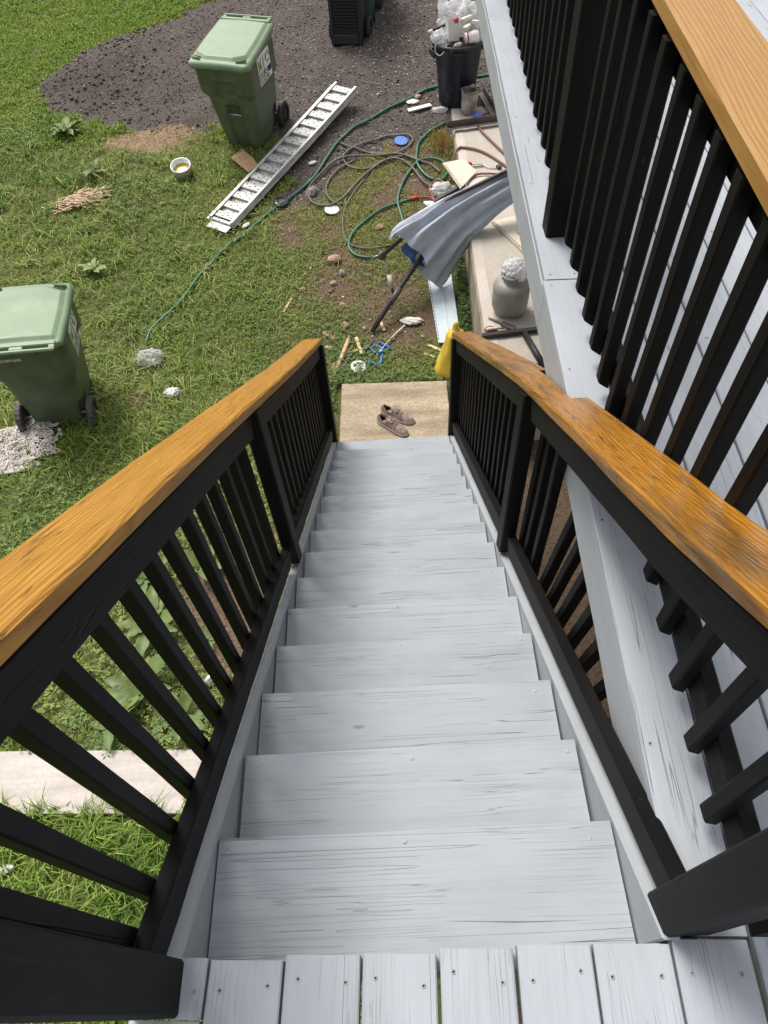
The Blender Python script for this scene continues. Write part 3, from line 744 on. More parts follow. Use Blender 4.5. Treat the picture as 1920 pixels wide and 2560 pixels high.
# ================================================================== grass, clover, clods (nobody could count these)
def pad_block(x, y):
    return ((x > .425) & (x < .715) & (y > 4.8) & (y < 5.9)) | ((x > -.50) & (x < .54) & (y > 3.15) & (y < 4.40)) | (x > slab_x(y) - .02) & (y < 8.43) | ((y > .72 - .045 * (x + 1.4)) & (y < 1.07 - .045 * (x + 1.4)) & (y < 1.4))
def tufts(n_cl, per, box, dens, hrange, wrange, spread, lean, cols, seed):
    r = np.random.default_rng(seed)
    cx = r.uniform(box[0], box[1], n_cl); cy = r.uniform(box[2], box[3], n_cl)
    keep = r.uniform(0, 1, n_cl) < dens(cx, cy); cx, cy = cx[keep], cy[keep]; m = len(cx)
    hs_ = r.uniform(.7, 1.3, m); hue = r.uniform(0, 1, m)
    big = fbm(cx, cy, 1.3, 77); hue = np.clip(hue * .5 + big * .9 - .2, 0, 1)
    N = m * per; ci = np.repeat(np.arange(m), per)
    a = r.uniform(0, 2 * np.pi, N); rad = np.abs(r.normal(0, spread, N))
    bx = cx[ci] + rad * np.cos(a); by = cy[ci] + rad * np.sin(a)
    ok = (mulch_mask(bx, by) < .5) & ~pad_block(bx, by)
    bx, by, a, ci = bx[ok], by[ok], a[ok], ci[ok]; N = len(bx)
    bz = gz_np(bx, by) - .004
    h = r.uniform(*hrange, N) * hs_[ci]; w_ = r.uniform(*wrange, N)
    a2 = a + r.normal(0, .7, N); ln = r.uniform(*lean, N)
    dx, dy = np.cos(a2), np.sin(a2); px, py = -dy, dx
    def P(t, l, ww): return np.stack([bx + dx * l * h + px * ww, by + dy * l * h + py * ww, bz + t * h], 1)
    V = np.stack([P(0, 0, -w_ / 2), P(0, 0, w_ / 2), P(.55, ln * .35, w_ * .42), P(.55, ln * .35, -w_ * .42), P(np.maximum(.25, .95 - ln * .45), ln * 1.0, 0 * w_)], 1).reshape(-1, 3)
    k = np.arange(N)[:, None] * 5
    c0, c1, c2 = (np.array(c) for c in cols)
    hq = np.clip(hue[ci] + r.normal(0, .18, N), 0, 1)[:, None]
    col = np.where(hq < .5, c0 + (c1 - c0) * hq * 2, c1 + (c2 - c1) * (hq * 2 - 1)) * r.uniform(.75, 1.25, N)[:, None]
    return V, k + np.array([[0, 1, 2, 3]]), k + np.array([[3, 2, 4]]), np.repeat(col, 5, 0)
def bare(x, y): return np.clip(1 - 1.5 * soil_mask(x, y) - 1.6 * sand_mask(x, y), 0, 1) * (mulch_mask(x, y) < .4) * (~pad_block(x, y))
def join(parts):
    Vs, Qs, Ts, Cs, o = [], [], [], [], 0
    for (V, q, t, c) in parts:
        Vs.append(V); Qs.append(q + o); Ts.append(t + o); Cs.append(c); o += len(V)
    return np.concatenate(Vs), np.concatenate(Qs), np.concatenate(Ts), np.concatenate(Cs)
LUSH = ((.085, .180, .020), (.200, .300, .044), (.400, .430, .125))
TALL = ((.140, .215, .032), (.270, .325, .060), (.450, .440, .160))
DEAD = ((.200, .170, .070), (.330, .270, .130), (.450, .380, .210))
LAWN = ((.130, .250, .016), (.210, .330, .030), (.310, .380, .065))
THIN = ((.130, .180, .032), (.235, .260, .062), (.370, .330, .130))
lush = lambda x, y: bare(x, y) * np.clip((-.55 - x + .25 * (y < 4.6)) / .8, .05, 1) * (y < 9.0 + .3 * np.sin(x)) * np.where((y > 1.1) & (y < 3.3) & (x > -2.6), .25, 1)
near = lambda x, y: bare(x, y) * (y < .85 - .045 * (x + 1.4))
thin = lambda x, y: bare(x, y) * np.clip((x + 1.6) / .6, 0, 1)
lawn = lambda x, y: bare(x, y) * (x < -1.6)
parts = [
    tufts(13500, 8, (-6.2, .8, 1.0, 9.2), lush, (.035, .095), (.005, .010), .04, (.4, 1.4), LUSH, 1),
    tufts(900, 12, (-6.0, -1.3, 1.2, 9.0), lambda x, y: lush(x, y) * np.clip((fbm(x, y, .8, 66) - .35) * 4, .08, 1), (.08, .17), (.006, .011), .03, (.6, 1.6), TALL, 11),
    tufts(2600, 5, (-6.0, .6, 1.2, 9.0), lambda x, y: bare(x, y) * np.clip((fbm(x, y, 1.7, 67) - .42) * 5, .05, 1), (.03, .09), (.003, .006), .05, (1.0, 2.0), DEAD, 12),
    tufts(2300, 9, (-3.4, -.2, -1.2, .95), near, (.08, .2), (.006, .011), .03, (.3, 1.2), LUSH, 2),
    tufts(15000, 9, (-1.8, .9, 4.2, 8.3), thin, (.012, .045), (.004, .008), .04, (.4, 1.4), THIN, 3),
    tufts(15500, 7, (-8.2, -1.7, 8.2, 13.4), lawn, (.03, .075), (.007, .013), .06, (.3, 1.1), LAWN, 4),
    tufts(1800, 8, (-3.2, -.55, 1.0, 3.5), lambda x, y: bare(x, y) * .6, (.03, .08), (.004, .008), .04, (.4, 1.3), THIN, 5),
]
V, q, t, c = join(parts)
tag(ob('grass', np_mesh('grass', V, [q, t], MT['grass'], c)), 'green lawn grass, long on the left and thin by the patio', 'grass', kind='stuff')

def clover(n, box, dens, size, cols, seed, hh=(.012, .05)):
    r = np.random.default_rng(seed)
    x = r.uniform(box[0], box[1], n); y = r.uniform(box[2], box[3], n)
    k = (r.uniform(0, 1, n) < dens(x, y)) & (mulch_mask(x, y) < .5) & ~pad_block(x, y); x, y = x[k], y[k]; n = len(x)
    z = gz_np(x, y) + r.uniform(*hh, n); s = r.uniform(*size, n); a = r.uniform(0, 2 * np.pi, n)
    c0, c1 = (np.array(q) for q in cols); tt = np.clip(fbm(x, y, 2.0, 31) * 1.6 - .4 + r.normal(0, .2, n), 0, 1)[:, None]
    cc = (c0 + (c1 - c0) * tt) * r.uniform(.7, 1.25, n)[:, None]
    V, C = [], []
    for j in range(3):
        aa = a + j * 2.094 + r.normal(0, .25, n); tl = r.uniform(-.35, .45, n)
        ex, ey = np.cos(aa), np.sin(aa)
        for (u, v_) in ((0, 0), (.55, .42), (1.0, .0), (.55, -.42)):
            V.append(np.stack([x + (ex * u - ey * v_) * s, y + (ey * u + ex * v_) * s, z + tl * u * s], 1)); C.append(cc)
    V = np.stack(V, 1).reshape(-1, 3); C = np.stack(C, 1).reshape(-1, 3)
    return V, np.arange(len(V)).reshape(-1, 4), np.zeros((0, 3), int), C
patch = lambda x, y: bare(x, y) * np.clip((fbm(x, y, 1.1, 90) - .36) * 4, 0.12, 1)
cl = [clover(26000, (-4.2, .8, 2.6, 6.4), lambda x, y: patch(x, y) * np.clip(1.15 - np.abs(x + 1.2) / 2.6, .1, 1), (.008, .017), ((.085, .155, .025), (.19, .27, .05)), 5),
      clover(5200, (-3.2, -.55, 1.05, 3.6), lambda x, y: bare(x, y), (.012, .024), ((.11, .175, .026), (.26, .31, .06)), 6, (.02, .09)),
      clover(5200, (-.75, .65, 4.38, 6.0), lambda x, y: bare(x, y) * np.clip((5.6 - y), .15, 1), (.010, .021), ((.085, .155, .026), (.19, .26, .05)), 7, (.01, .06)),
      clover(1500, (-.80, -.45, 3.2, 4.6), lambda x, y: bare(x, y) * 1.0, (.012, .022), ((.075, .135, .02), (.15, .22, .04)), 8, (.02, .10)),
      clover(800, (.72, .84, 4.6, 6.4), lambda x, y: .8 + 0 * x, (.014, .026), ((.03, .07, .012), (.06, .11, .02)), 9, (.02, .16)),
      clover(2600, (-6, -1.2, 6.2, 8.7), lambda x, y: bare(x, y) * np.clip((fbm(x, y, 1.1, 95) - .45) * 5, 0, 1), (.014, .028), ((.09, .15, .026), (.19, .25, .05)), 12, (.03, .10))]
V, q, t, c = join(cl)
tag(ob('clover', np_mesh('clover', V, [q], MT['grass'], c)), 'low clover and weeds spread through the lawn', 'clover', kind='stuff')

OCT_V = np.array([(1, 0, 0), (-1, 0, 0), (0, 1, 0), (0, -1, 0), (0, 0, 1), (0, 0, -1)], float)
OCT_F = np.array([(0, 2, 4), (2, 1, 4), (1, 3, 4), (3, 0, 4), (2, 0, 5), (1, 2, 5), (3, 1, 5), (0, 3, 5)])
def clods(n, box, dens, size, c0, c1, seed, flat=.6):
    r = np.random.default_rng(seed)
    x = r.uniform(box[0], box[1], n); y = r.uniform(box[2], box[3], n); k = r.uniform(0, 1, n) < dens(x, y); x, y = x[k], y[k]; n = len(x)
    s = np.exp(r.uniform(np.log(size[0]), np.log(size[1]), n))
    V = OCT_V[None] * s[:, None, None] * r.uniform(.55, 1.3, (n, 6, 1)); V[:, :, 2] *= flat
    a = r.uniform(0, 6.28, n); ca, sa = np.cos(a)[:, None], np.sin(a)[:, None]
    Vx, Vy = V[:, :, 0] * ca - V[:, :, 1] * sa + r.normal(0, .15, (n, 6)) * s[:, None], V[:, :, 0] * sa + V[:, :, 1] * ca
    V = np.stack([Vx + x[:, None], Vy + y[:, None], V[:, :, 2] + (gz_np(x, y) + s * .2)[:, None]], -1).reshape(-1, 3)
    C = np.repeat(np.array(c0) + (np.array(c1) - np.array(c0)) * r.uniform(0, 1, (n, 1)) ** 1.5, 6, 0)
    return V, (np.arange(n)[:, None, None] * 6 + OCT_F[None]).reshape(-1, 3), C
def soft(name, sets, label, cat, mat):
    Vs, Fs, Cs, o = [], [], [], 0
    for (V, F, C) in sets: Vs.append(V); Fs.append(F + o); Cs.append(C); o += len(V)
    tag(ob(name, np_mesh(name, np.concatenate(Vs), [np.concatenate(Fs)], mat, np.concatenate(Cs))), label, cat, kind='stuff')
b = NB('loose_stones'); a = b.n('VertexColor'); a.layer_name = 'tint'; b.base(a.outputs[0]); b.rough(.92); MT['stones'] = b.m
inm = lambda x, y: (mulch_mask(x, y) > .4) * (~pad_block(x, y))
rough_left = lambda x, y: inm(x, y) * np.clip((-2.1 - x) / 1.6, .05, .8)
soft('crushed_asphalt', [
    clods(26000, (-4.4, 2.4, 6.7, 13), inm, (.005, .016), (.045, .037, .034), (.28, .235, .215), 21),
    clods(7200, (-4.4, 2.0, 6.7, 12.5), rough_left, (.010, .032), (.045, .037, .034), (.15, .125, .115), 22, .8),
    clods(12000, (-4.2, 2.4, 6.7, 13), lambda x, y: inm(x, y) * np.clip((x + 2.6) / 2.5, .15, 1), (.005, .015), (.32, .28, .25), (.82, .78, .74), 23, .5),
    clods(260, (-4.2, 2.4, 6.7, 13), lambda x, y: inm(x, y) * np.clip((x + 2.6) / 2.5, .1, 1), (.014, .026), (.32, .25, .19), (.66, .60, .54), 24, .5),
], 'dark crushed asphalt and mulch bed with white stone flecks', 'gravel', MT['stones'])
soft('loose_debris', [
    clods(4200, (-1.4, .82, 4.4, 8.2), lambda x, y: (~pad_block(x, y)) * (.05 + soil_mask(x, y)), (.004, .013), (.16, .11, .075), (.55, .48, .42), 25, .5),
    clods(380, (-1.2, .82, 4.4, 8.2), lambda x, y: (~pad_block(x, y)) * (.1 + soil_mask(x, y)), (.012, .024), (.30, .22, .16), (.70, .64, .60), 26, .5),
    clods(700, (-1.7, -.9, 1.3, 3.2), lambda x, y: soil_mask(x, y) * (~pad_block(x, y)), (.005, .018), (.16, .10, .065), (.40, .30, .22), 27, .5),
    clods(500, (-3.5, -2.0, 7.9, 8.5), lambda x, y: sand_mask(x, y), (.005, .014), (.20, .14, .09), (.50, .38, .26), 28, .5),
], 'small stones and paint chips scattered on the bare soil', 'debris', MT['stones'])

# ================================================================== wheeled bins
def rrect(hx0, hx1, y0, y1, r, per=7, nx=14, ny=14):
    P = []
    def seg(a, b_, n): 
        for k in range(n): P.append((a[0] + (b_[0] - a[0]) * k / n, a[1] + (b_[1] - a[1]) * k / n))
    def arc(cx, cy, a0):
        for k in range(per): 
            a = a0 + math.pi / 2 * k / per; P.append((cx + r * math.cos(a), cy + r * math.sin(a)))
    seg((hx0 + r, y0), (hx1 - r, y0), nx); arc(hx1 - r, y0 + r, -math.pi / 2)
    seg((hx1, y0 + r), (hx1, y1 - r), ny); arc(hx1 - r, y1 - r, 0)
    seg((hx1 - r, y1), (hx0 + r, y1), nx); arc(hx0 + r, y1 - r, math.pi / 2)
    seg((hx0, y1 - r), (hx0, y0 + r), ny); arc(hx0 + r, y0 + r, math.pi)
    return P
def sst(a, b_, x):
    t = min(1, max(0, (x - a) / (b_ - a))); return t * t * (3 - 2 * t)
def b_hw(z): return .235 + .062 * z / .64 * (1 if z < .64 else .64 / z) + .035 * sst(.60, .68, z) + (.015 * (z - .64) if z > .64 else 0)
def b_yf(z): return -.265 - .085 * min(z, .64) / .64 - .045 * sst(.60, .68, z) - (.03 * (z - .64) if z > .64 else 0)
def b_yb(z): return .292 + .038 * z
rings = []
for k in range(46):
    z = .012 + .968 * k / 45; hw, yf, yb = b_hw(z), b_yf(z), b_yb(z); ring = []
    for (x, y) in rrect(-hw, hw, yf, yb, .075, 6, 26, 20):
        if y < yf + .05:
            ch = (1 - sst(.088, .104, abs(x))) * (1 - sst(.40, .44, z)) * .030
            hole = (1 - sst(.075, .09, abs(x))) * sst(.385, .40, z) * (1 - sst(.50, .515, z)) * .06
            top = (1 - sst(.115, .135, abs(x))) * sst(.60, .66, z) * (1 - sst(.775, .80, z)) * .040
            y += max(ch, hole, top)
        wl = sst(.10, .16, y) * (1 - sst(.27, .31, z)) * sst(.06, .12, abs(x)) * (abs(x) > hw - .03)
        x -= math.copysign(.045 * wl, x)
        ring.append((x, y, z))
    rings.append(ring)
BODY = loft_me('body', rings, MT['bin'], True)
lw = lambda y: .352 - .02 * sst(-.1, .36, y)
lz = lambda y: 1.0 + (y + .44) * .085
def lid_height(x, y):
    e = min(lw(y) - abs(x), y + .455, .375 - y)
    h = -.022 * (1 - sst(.0, .022, e))
    pl = sst(.045, .062, lw(y) - abs(x)) * sst(.06, .085, y + .455) * (1 - sst(.30, .335, y))
    sc = sst(.165, .18, abs(x) - .10 * max(0, y + .40)) * (1 - sst(-.285, -.255, y + (.355 - abs(x)) * .55))
    pl *= (1 - sc)
    cr = .012 * (1 - (x / .36) ** 2)
    return h + .028 * pl + cr
V, F = [], []; nxl, nyl = 44, 52
for j in range(nyl + 1):
    y = -.455 + .83 * j / nyl
    for i in range(nxl + 1):
        u = -1 + 2 * i / nxl; rr = .055
        x = u * lw(y)
        for yc, sg in ((-.455 + rr, -1), (.375 - rr, 1)):
            if (y - yc) * sg > 0: x = u * (lw(y) - rr + math.sqrt(max(0, rr * rr - (y - yc) ** 2)))
        V.append((x, y, lz(y) + lid_height(x, y)))
for j in range(nyl):
    for i in range(nxl):
        a_ = j * (nxl + 1) + i; F.append((a_, a_ + 1, a_ + nxl + 2, a_ + nxl + 1))
rim = [i for i in range(nxl + 1)] + [j * (nxl + 1) + nxl for j in range(1, nyl + 1)] + [nyl * (nxl + 1) + i for i in range(nxl - 1, -1, -1)] + [j * (nxl + 1) for j in range(nyl - 1, 0, -1)]
o0 = len(V)
for r_ in rim: V.append((V[r_][0] * 1.004, V[r_][1] * 1.003, V[r_][2] - .038))
o1 = len(V)
for r_ in rim: V.append((V[r_][0] * .95, V[r_][1] * .95, V[r_][2] - .036))
m_ = len(rim)
for k in range(m_):
    k2 = (k + 1) % m_; F.append((rim[k2], rim[k], o0 + k, o0 + k2)); F.append((o0 + k2, o0 + k, o1 + k, o1 + k2))
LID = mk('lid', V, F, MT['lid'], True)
def tyre(R, wd, mat):
    n = 40; rings = []
    pr = [(R * .70, -wd / 2), (R * .93, -wd / 2), (R, -wd * .36), (R, wd * .36), (R * .93, wd / 2), (R * .70, wd / 2)]
    V, F = [], []
    for k in range(n):
        a_ = 2 * math.pi * k / n; tr = 1 + (.022 if k % 2 else -.012)
        for (r_, x) in pr: V.append((x, r_ * (tr if r_ > R * .9 else 1) * math.cos(a_), r_ * (tr if r_ > R * .9 else 1) * math.sin(a_)))
    m = len(pr)
    for k in range(n):
        for q in range(m): F.append((k * m + q, k * m + (q + 1) % m, ((k + 1) % n) * m + (q + 1) % m, ((k + 1) % n) * m + q))
    me = mk('wheel', V, F, mat); bm = bmesh.new(); bm.from_mesh(me); bmesh.ops.recalc_face_normals(bm, faces=bm.faces); bm.to_mesh(me); bm.free(); return me
def hubm(R, wd, mat):
    bm = bmesh.new()
    bmesh.ops.create_cone(bm, cap_ends=True, segments=20, radius1=R * .22, radius2=R * .18, depth=wd * 1.05, matrix=Matrix.Rotation(math.pi / 2, 4, 'Y'))
    for k in range(5):
        mm = Matrix.Rotation(k * 2 * math.pi / 5, 4, 'X') @ Matrix.Translation((0, 0, R * .45))
        g = bmesh.ops.create_cube(bm, size=1, matrix=mm @ Matrix.Diagonal((wd * .55, R * .17, R * .62, 1)))
    bmesh.ops.create_cone(bm, cap_ends=True, segments=28, radius1=R * .71, radius2=R * .71, depth=wd * .2, matrix=Matrix.Rotation(math.pi / 2, 4, 'Y'))
    me = bpy.data.meshes.new('hub'); bm.to_mesh(me); bm.free(); me.materials.append(mat); return me
TYRE = {'a': tyre(.14, .05, MT['rubber']), 'b': tyre(.14, .05, MT['rubberdust'])}
HUB = {'a': hubm(.14, .05, MT['hub']), 'b': hubm(.14, .05, MT['brown'])}
HINGE = []
def addbox(bm, x0, x1, y0, y1, z0, z1): bmesh.ops.create_cube(bm, size=1, matrix=Matrix.Translation(((x0 + x1) / 2, (y0 + y1) / 2, (z0 + z1) / 2)) @ Matrix.Diagonal((x1 - x0, y1 - y0, z1 - z0, 1)))
def bmesh_me(name, fn, mat, bev=.004, smooth=False):
    bm = bmesh.new(); fn(bm)
    if bev: bmesh.ops.bevel(bm, geom=list(bm.edges), offset=bev, segments=2, affect='EDGES')
    me = bpy.data.meshes.new(name); bm.to_mesh(me); bm.free(); me.materials.append(mat)
    if smooth: me.polygons.foreach_set('use_smooth', [True] * len(me.polygons))
    return me
def _handle(bm):
    z = lz(.40); addbox(bm, -.29, .29, .432, .458, z - .006, z + .02); addbox(bm, -.29, .29, .345, .392, z - .014, z + .016)
    for x0, x1 in ((-.29, -.245), (-.05, .05), (.245, .29)): addbox(bm, x0, x1, .3925, .4315, z - .008, z + .015)
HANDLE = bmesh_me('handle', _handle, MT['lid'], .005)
def _grip(bm): addbox(bm, -.06, .06, -.032, -.012, -.008, .018); addbox(bm, -.06, .06, .004, .018, -.008, .012)
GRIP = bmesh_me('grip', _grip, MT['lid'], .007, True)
BAR = tube_me('grab_bar', [(-.085, 0, 0), (.085, 0, 0)], .011, MT['galv'], 10)
AXLE = tube_me('axle', [(-.30, 0, 0), (.30, 0, 0)], .012, MT['galv'], 8)
TABS = bmesh_me('hinge_tab', lambda bm: addbox(bm, -.02, .02, -.012, .012, -.03, .03), MT['bin'], .003)
def conform(me, side, yc, zb, off):
    """flat artwork (x right, y up) laid on the sloping side of the bin"""
    for v in me.vertices:
        u, w_ = v.co.x, v.co.y; z = zb + w_; v.co = Vector((side * (b_hw(z) + off), yc + side * u, z))
    return me
def art_poly(name, P, mat):
    return mk(name, [(x, y, 0) for x, y in P], [tuple(range(len(P)))], mat)
def sticker(parent, side):
    W, H, yc, zb = .32, .285, -.03, .675
    V, F = [], []
    for j in range(9):
        for i in range(2): V.append((-W / 2 + W * i, H * j / 8, 0))
    for j in range(8): F.append((2 * j, 2 * j + 1, 2 * j + 3, 2 * j + 2) if side > 0 else (2 * j, 2 * j + 2, 2 * j + 3, 2 * j + 1))
    st_ = ob('sticker', conform(mk('sticker', V, F, MT['white']), side, yc, zb, .0025), parent)
    def t(s_, size, x, y, mat, bold=.0, sx=1.0):
        me = text_me(s_, size, mat, bold)
        for v in me.vertices: v.co.x = v.co.x * sx + x; v.co.y += y
        ob('lettering', conform(me, side, yc, zb, .0048), st_)
    t('M', .19, -.150, .128, MT['greenprint'], .002, .66); t('J', .19, -.030, .128, MT['blackprint'], .001, .7)
    for k in range(3):      # three chasing arrows
        P = []
        a0 = math.radians(90 + 120 * k)
        for q in range(5):
            a_ = a0 - math.radians(70) * q / 4; P.append((.095 + .052 * math.cos(a_), .198 + .058 * math.sin(a_)))
        a_ = a0 - math.radians(70)
        P += [(.095 + .064 * math.cos(a_), .198 + .07 * math.sin(a_)), (.095 + .042 * math.cos(a_ - .42), .198 + .047 * math.sin(a_ - .42)), (.095 + .020 * math.cos(a_), .198 + .022 * math.sin(a_))]
        for q in range(4, -1, -1):
            a_ = a0 - math.radians(70) * q / 4; P.append((.095 + .032 * math.cos(a_), .198 + .036 * math.sin(a_)))
        ob('recycling_arrow', conform(art_poly('recycling_arrow', P, MT['greenprint'] if k != 1 else MT['blackprint']), side, yc, zb, .0048), st_)
    me = art_poly('black_band', [(-W / 2 + .006, .052), (W / 2 - .006, .052), (W / 2 - .006, .112), (-W / 2 + .006, .112)], MT['blackprint'])
    ob('black_band', conform(me, side, yc, zb, .0040), st_)
    t('REFUSE', .068, -.150, .058, MT['white'], .001, 1.0)
    t('203-442-5800', .044, -.150, .012, MT['blackprint'], .0005, .98)
def make_bin(label, loc, ypr, number=False, dusty=False):
    e = empty('wheeled_bin', label=label, cat='wheeled bin', group='green wheeled refuse bins on the lawn')
    ya, pi_, ro = (math.radians(q) for q in ypr)
    e.rotation_euler = (Matrix.Rotation(ya, 3, 'Z') @ Matrix.Rotation(pi_, 3, 'X') @ Matrix.Rotation(ro, 3, 'Y')).to_euler(); e.location = loc
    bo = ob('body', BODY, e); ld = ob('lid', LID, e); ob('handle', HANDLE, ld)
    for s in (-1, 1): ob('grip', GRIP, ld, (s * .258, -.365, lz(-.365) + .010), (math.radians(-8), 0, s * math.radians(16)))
    ob('grab_bar', BAR, bo, (0, b_yf(.42) + .022, .405))
    ob('axle', AXLE, e, (0, .27, .14))
    for x in (-.22, -.09, .09, .22): ob('hinge_tab', TABS, bo, (x, .352, .975))
    for s in (-1, 1):
        wl = ob('wheel', TYRE['b' if dusty else 'a'], e, (s * .302, .27, .14)); ob('hub', HUB['b' if dusty else 'a'], wl)
        sticker(bo, s)
    if number:
        me = text_me('S21091605', .042, MT['white'], .0006, 'CENTER')
        for v in me.vertices: z = .872 + v.co.y; v.co = Vector((-v.co.x + .13, b_yb(z) + .003, z))
        ob('serial_number', me, bo)
    return e
make_bin('green wheeled refuse bin standing beside the metal ramp at the gravel bed', (-1.466, 8.252, gz(-1.466, 8.1) - .01), (-19.8, 4.1, .4))
make_bin('green wheeled refuse bin on the grass at the left edge beside the white rope heap', (-3.075, 4.423, -.01), (188.3, -4.0, -5.0), True, True)

# dark bins at the top of the picture
bb = empty('wheeled_bin', (-.28, 10.08, gz(-.28, 9.95) - .02), (math.radians(-9), 0, math.radians(-10)), label='black louvred bin standing on the gravel in front of the dark green bins', cat='wheeled bin')
def taper_me(name, w0, d0, w1, d1, h, mat, r=.04, n=10, z0=0):
    rings = []
    for k in range(n + 1):
        t = k / n; rings.append([(x, y, z0 + h * t) for x, y in rrect(-(w0 + (w1 - w0) * t) / 2, (w0 + (w1 - w0) * t) / 2, -(d0 + (d1 - d0) * t) / 2, (d0 + (d1 - d0) * t) / 2, r, 5, 4, 4)])
    return loft_me(name, rings, mat, True)
ob('body', taper_me('body', .40, .36, .46, .44, 1.0, MT['blackpl'], .03), bb)
fr_y = lambda z: -.18 - .04 * z
for k in range(15):
    z = .18 + .034 * k
    me = box_me('louvre', -.145 - .01 * k / 15, .145 + .01 * k / 15, -.012, .012, -.0085, .0085, MT['blackpl'], .004)
    ob('louvre', me, bb, (0, fr_y(z) - .012, z), (math.radians(35), 0, 0))
for s in (-1, 1): ob('side_frame', board_me('side_frame', .96, .045, .03, MT['blackpl'], .006), bb, mw=frame((s * .178, fr_y(0) - .02 + .0, .01), (s * .205, fr_y(.97) - .02, .97), (0, -1, 0)))
ob('base_panel', box_me('base_panel', -.16, .16, -.03, 0, .0, .11, MT['blackpl'], .01), bb, (0, fr_y(.05) - .004, .012))
ob('lid', box_me('lid', -.245, .245, -.25, .25, 1.0, 1.05, MT['blackpl'], .015), bb)
for s in (-1, 1):
    wq = ob('wheel', TYRE['a'], bb, (s * .245, .12, .13)); ob('hub', HUB['a'], wq)
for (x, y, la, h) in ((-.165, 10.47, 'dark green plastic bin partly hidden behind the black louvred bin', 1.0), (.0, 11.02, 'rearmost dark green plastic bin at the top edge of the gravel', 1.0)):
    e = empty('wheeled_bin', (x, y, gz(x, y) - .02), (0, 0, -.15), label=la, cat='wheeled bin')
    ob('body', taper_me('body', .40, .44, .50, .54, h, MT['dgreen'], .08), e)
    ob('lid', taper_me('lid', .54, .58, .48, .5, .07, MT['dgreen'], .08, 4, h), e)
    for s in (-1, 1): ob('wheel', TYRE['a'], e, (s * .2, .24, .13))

# ================================================================== trash can and what is in it
TC = (1.0, 8.60, gz(1.0, 8.5) - .02)
can = empty('trash_can', TC, label='dark navy round trash can overfilled with rubbish beside the deck', cat='trash can')
ob('body', lathe_me('body', [(.20, 0), (.212, .02), (.245, .40), (.25, .41), (.275, .63), (.285, .64), (.287, .66), (.255, .66), (.245, .60), (.20, .20), (.02, .18)], MT['navy'], 40), can)
ob('rim', lathe_me('rim', [(.282, .635), (.308, .64), (.312, .665), (.300, .685), (.280, .68), (.278, .64)], MT['blackpl'], 40), can)
for a_ in (math.radians(195), math.radians(15)):
    fn = lambda bm: (addbox(bm, -.075, .075, -.012, .012, -.03, .03), addbox(bm, -.075, -.055, .012, .05, -.03, .03), addbox(bm, .055, .075, .012, .05, -.03, .03))
    ob('handle', bmesh_me('handle', fn, MT['navy'], .005), can, (.315 * math.cos(a_), .315 * math.sin(a_), .57), (0, 0, a_ + math.pi / 2))
ob('front_panel', box_me('front_panel', -.09, .09, -.012, .01, .20, .42, MT['navy'], .006), can, (-.02, -.233, 0), (math.radians(-6), 0, 0))
fn = lambda bm: (addbox(bm, -.085, -.07, -.03, .03, 0, .05), addbox(bm, .07, .085, -.03, .03, 0, .05), addbox(bm, -.085, .085, -.03, -.012, .0, .012))
ob('rim_bracket', bmesh_me('rim_bracket', fn, MT['blackpl'], .003), can, (-.03, -.30, .615))
tz = TC[2] + .66
J = lambda dx, dy, dz: (TC[0] + dx, TC[1] + dy, tz + dz)
def open_bag(name, w0, d, h, mat):
    rings = []
    for (s_, z) in ((.8, 0), (.86, h * .5), (1, h), (.97, h), (.84, h * .5), (.78, .01)):
        rings.append([(x * s_ + .004 * mnoise.noise(Vector((x * 40, z * 30, 1))), y * s_, z) for x, y in rrect(-w0 / 2, w0 / 2, -d / 2, d / 2, .008, 2, 3, 3)])
    return loft_me(name, rings, mat, False)
thing('plastic_bag', crumple_me('plastic_bag', .19, .15, .17, MT['bag'], 3.0, 5, .42, 1.9), 'big crumpled white plastic bag on top of the trash can', 'plastic bag', J(-.0, .15, .17))
thing('plastic_bag', crumple_me('plastic_bag', .10, .10, .075, MT['bag'], 9.0, 5, .42, 1.9), 'white plastic bag hanging at the left rim of the trash can', 'plastic bag', J(-.20, -.06, .05))
thing('plastic_bag', crumple_me('plastic_bag', .12, .10, .11, MT['clear'], 14.0, 4, .45), 'clear plastic wrapper at the right of the rubbish heap', 'plastic bag', J(.20, .09, .16))
thing('plastic_bag', crumple_me('plastic_bag', .12, .10, .10, MT['bag'], 23.0, 4, .34, 1.6), 'small white bag at the right rim of the trash can', 'plastic bag', J(.22, -.04, .06))
thing('plastic_bag', crumple_me('plastic_bag', .05, .05, .16, MT['clear'], 31.0, 3, .4), 'thin clear bag sticking up above the rubbish', 'plastic bag', J(-.17, .16, .28))
pb = empty('paper_box', J(-.08, -.13, .04), (math.radians(-12), math.radians(5), .25), label='open cream paper box standing in the trash can', cat='box')
ob('walls', open_bag('walls', .16, .11, .19, MT['paper']), pb); 
thing('red_wrapper', crumple_me('red_wrapper', .035, .03, .03, MT['redbox'], 5, 3, .3), 'small crumpled red wrapper tucked in the cream paper box', 'wrapper', J(-.05, -.115, .225))
for (dx, dy, dz, rz, sz, la) in ((.08, -.06, .20, .4, (.12, .06, .04), 'cream foam block lying highest on the rubbish'), (.19, -.10, .17, -.5, (.12, .06, .04), 'cream foam block leaning right on the rubbish'), (.08, -.14, .15, .9, (.08, .07, .035), 'small cream foam block beside the paper box'), (.22, .0, .24, 1.2, (.10, .06, .035), 'cream foam block against the clear wrapper')):
    thing('foam_block', box_me('foam_block', -sz[0] / 2, sz[0] / 2, -sz[1] / 2, sz[1] / 2, 0, sz[2], MT['cream'], .006), la, 'foam block', J(dx, dy, dz), (random.uniform(-.4, .4), random.uniform(-.3, .3), rz), group='foam blocks in the trash can')
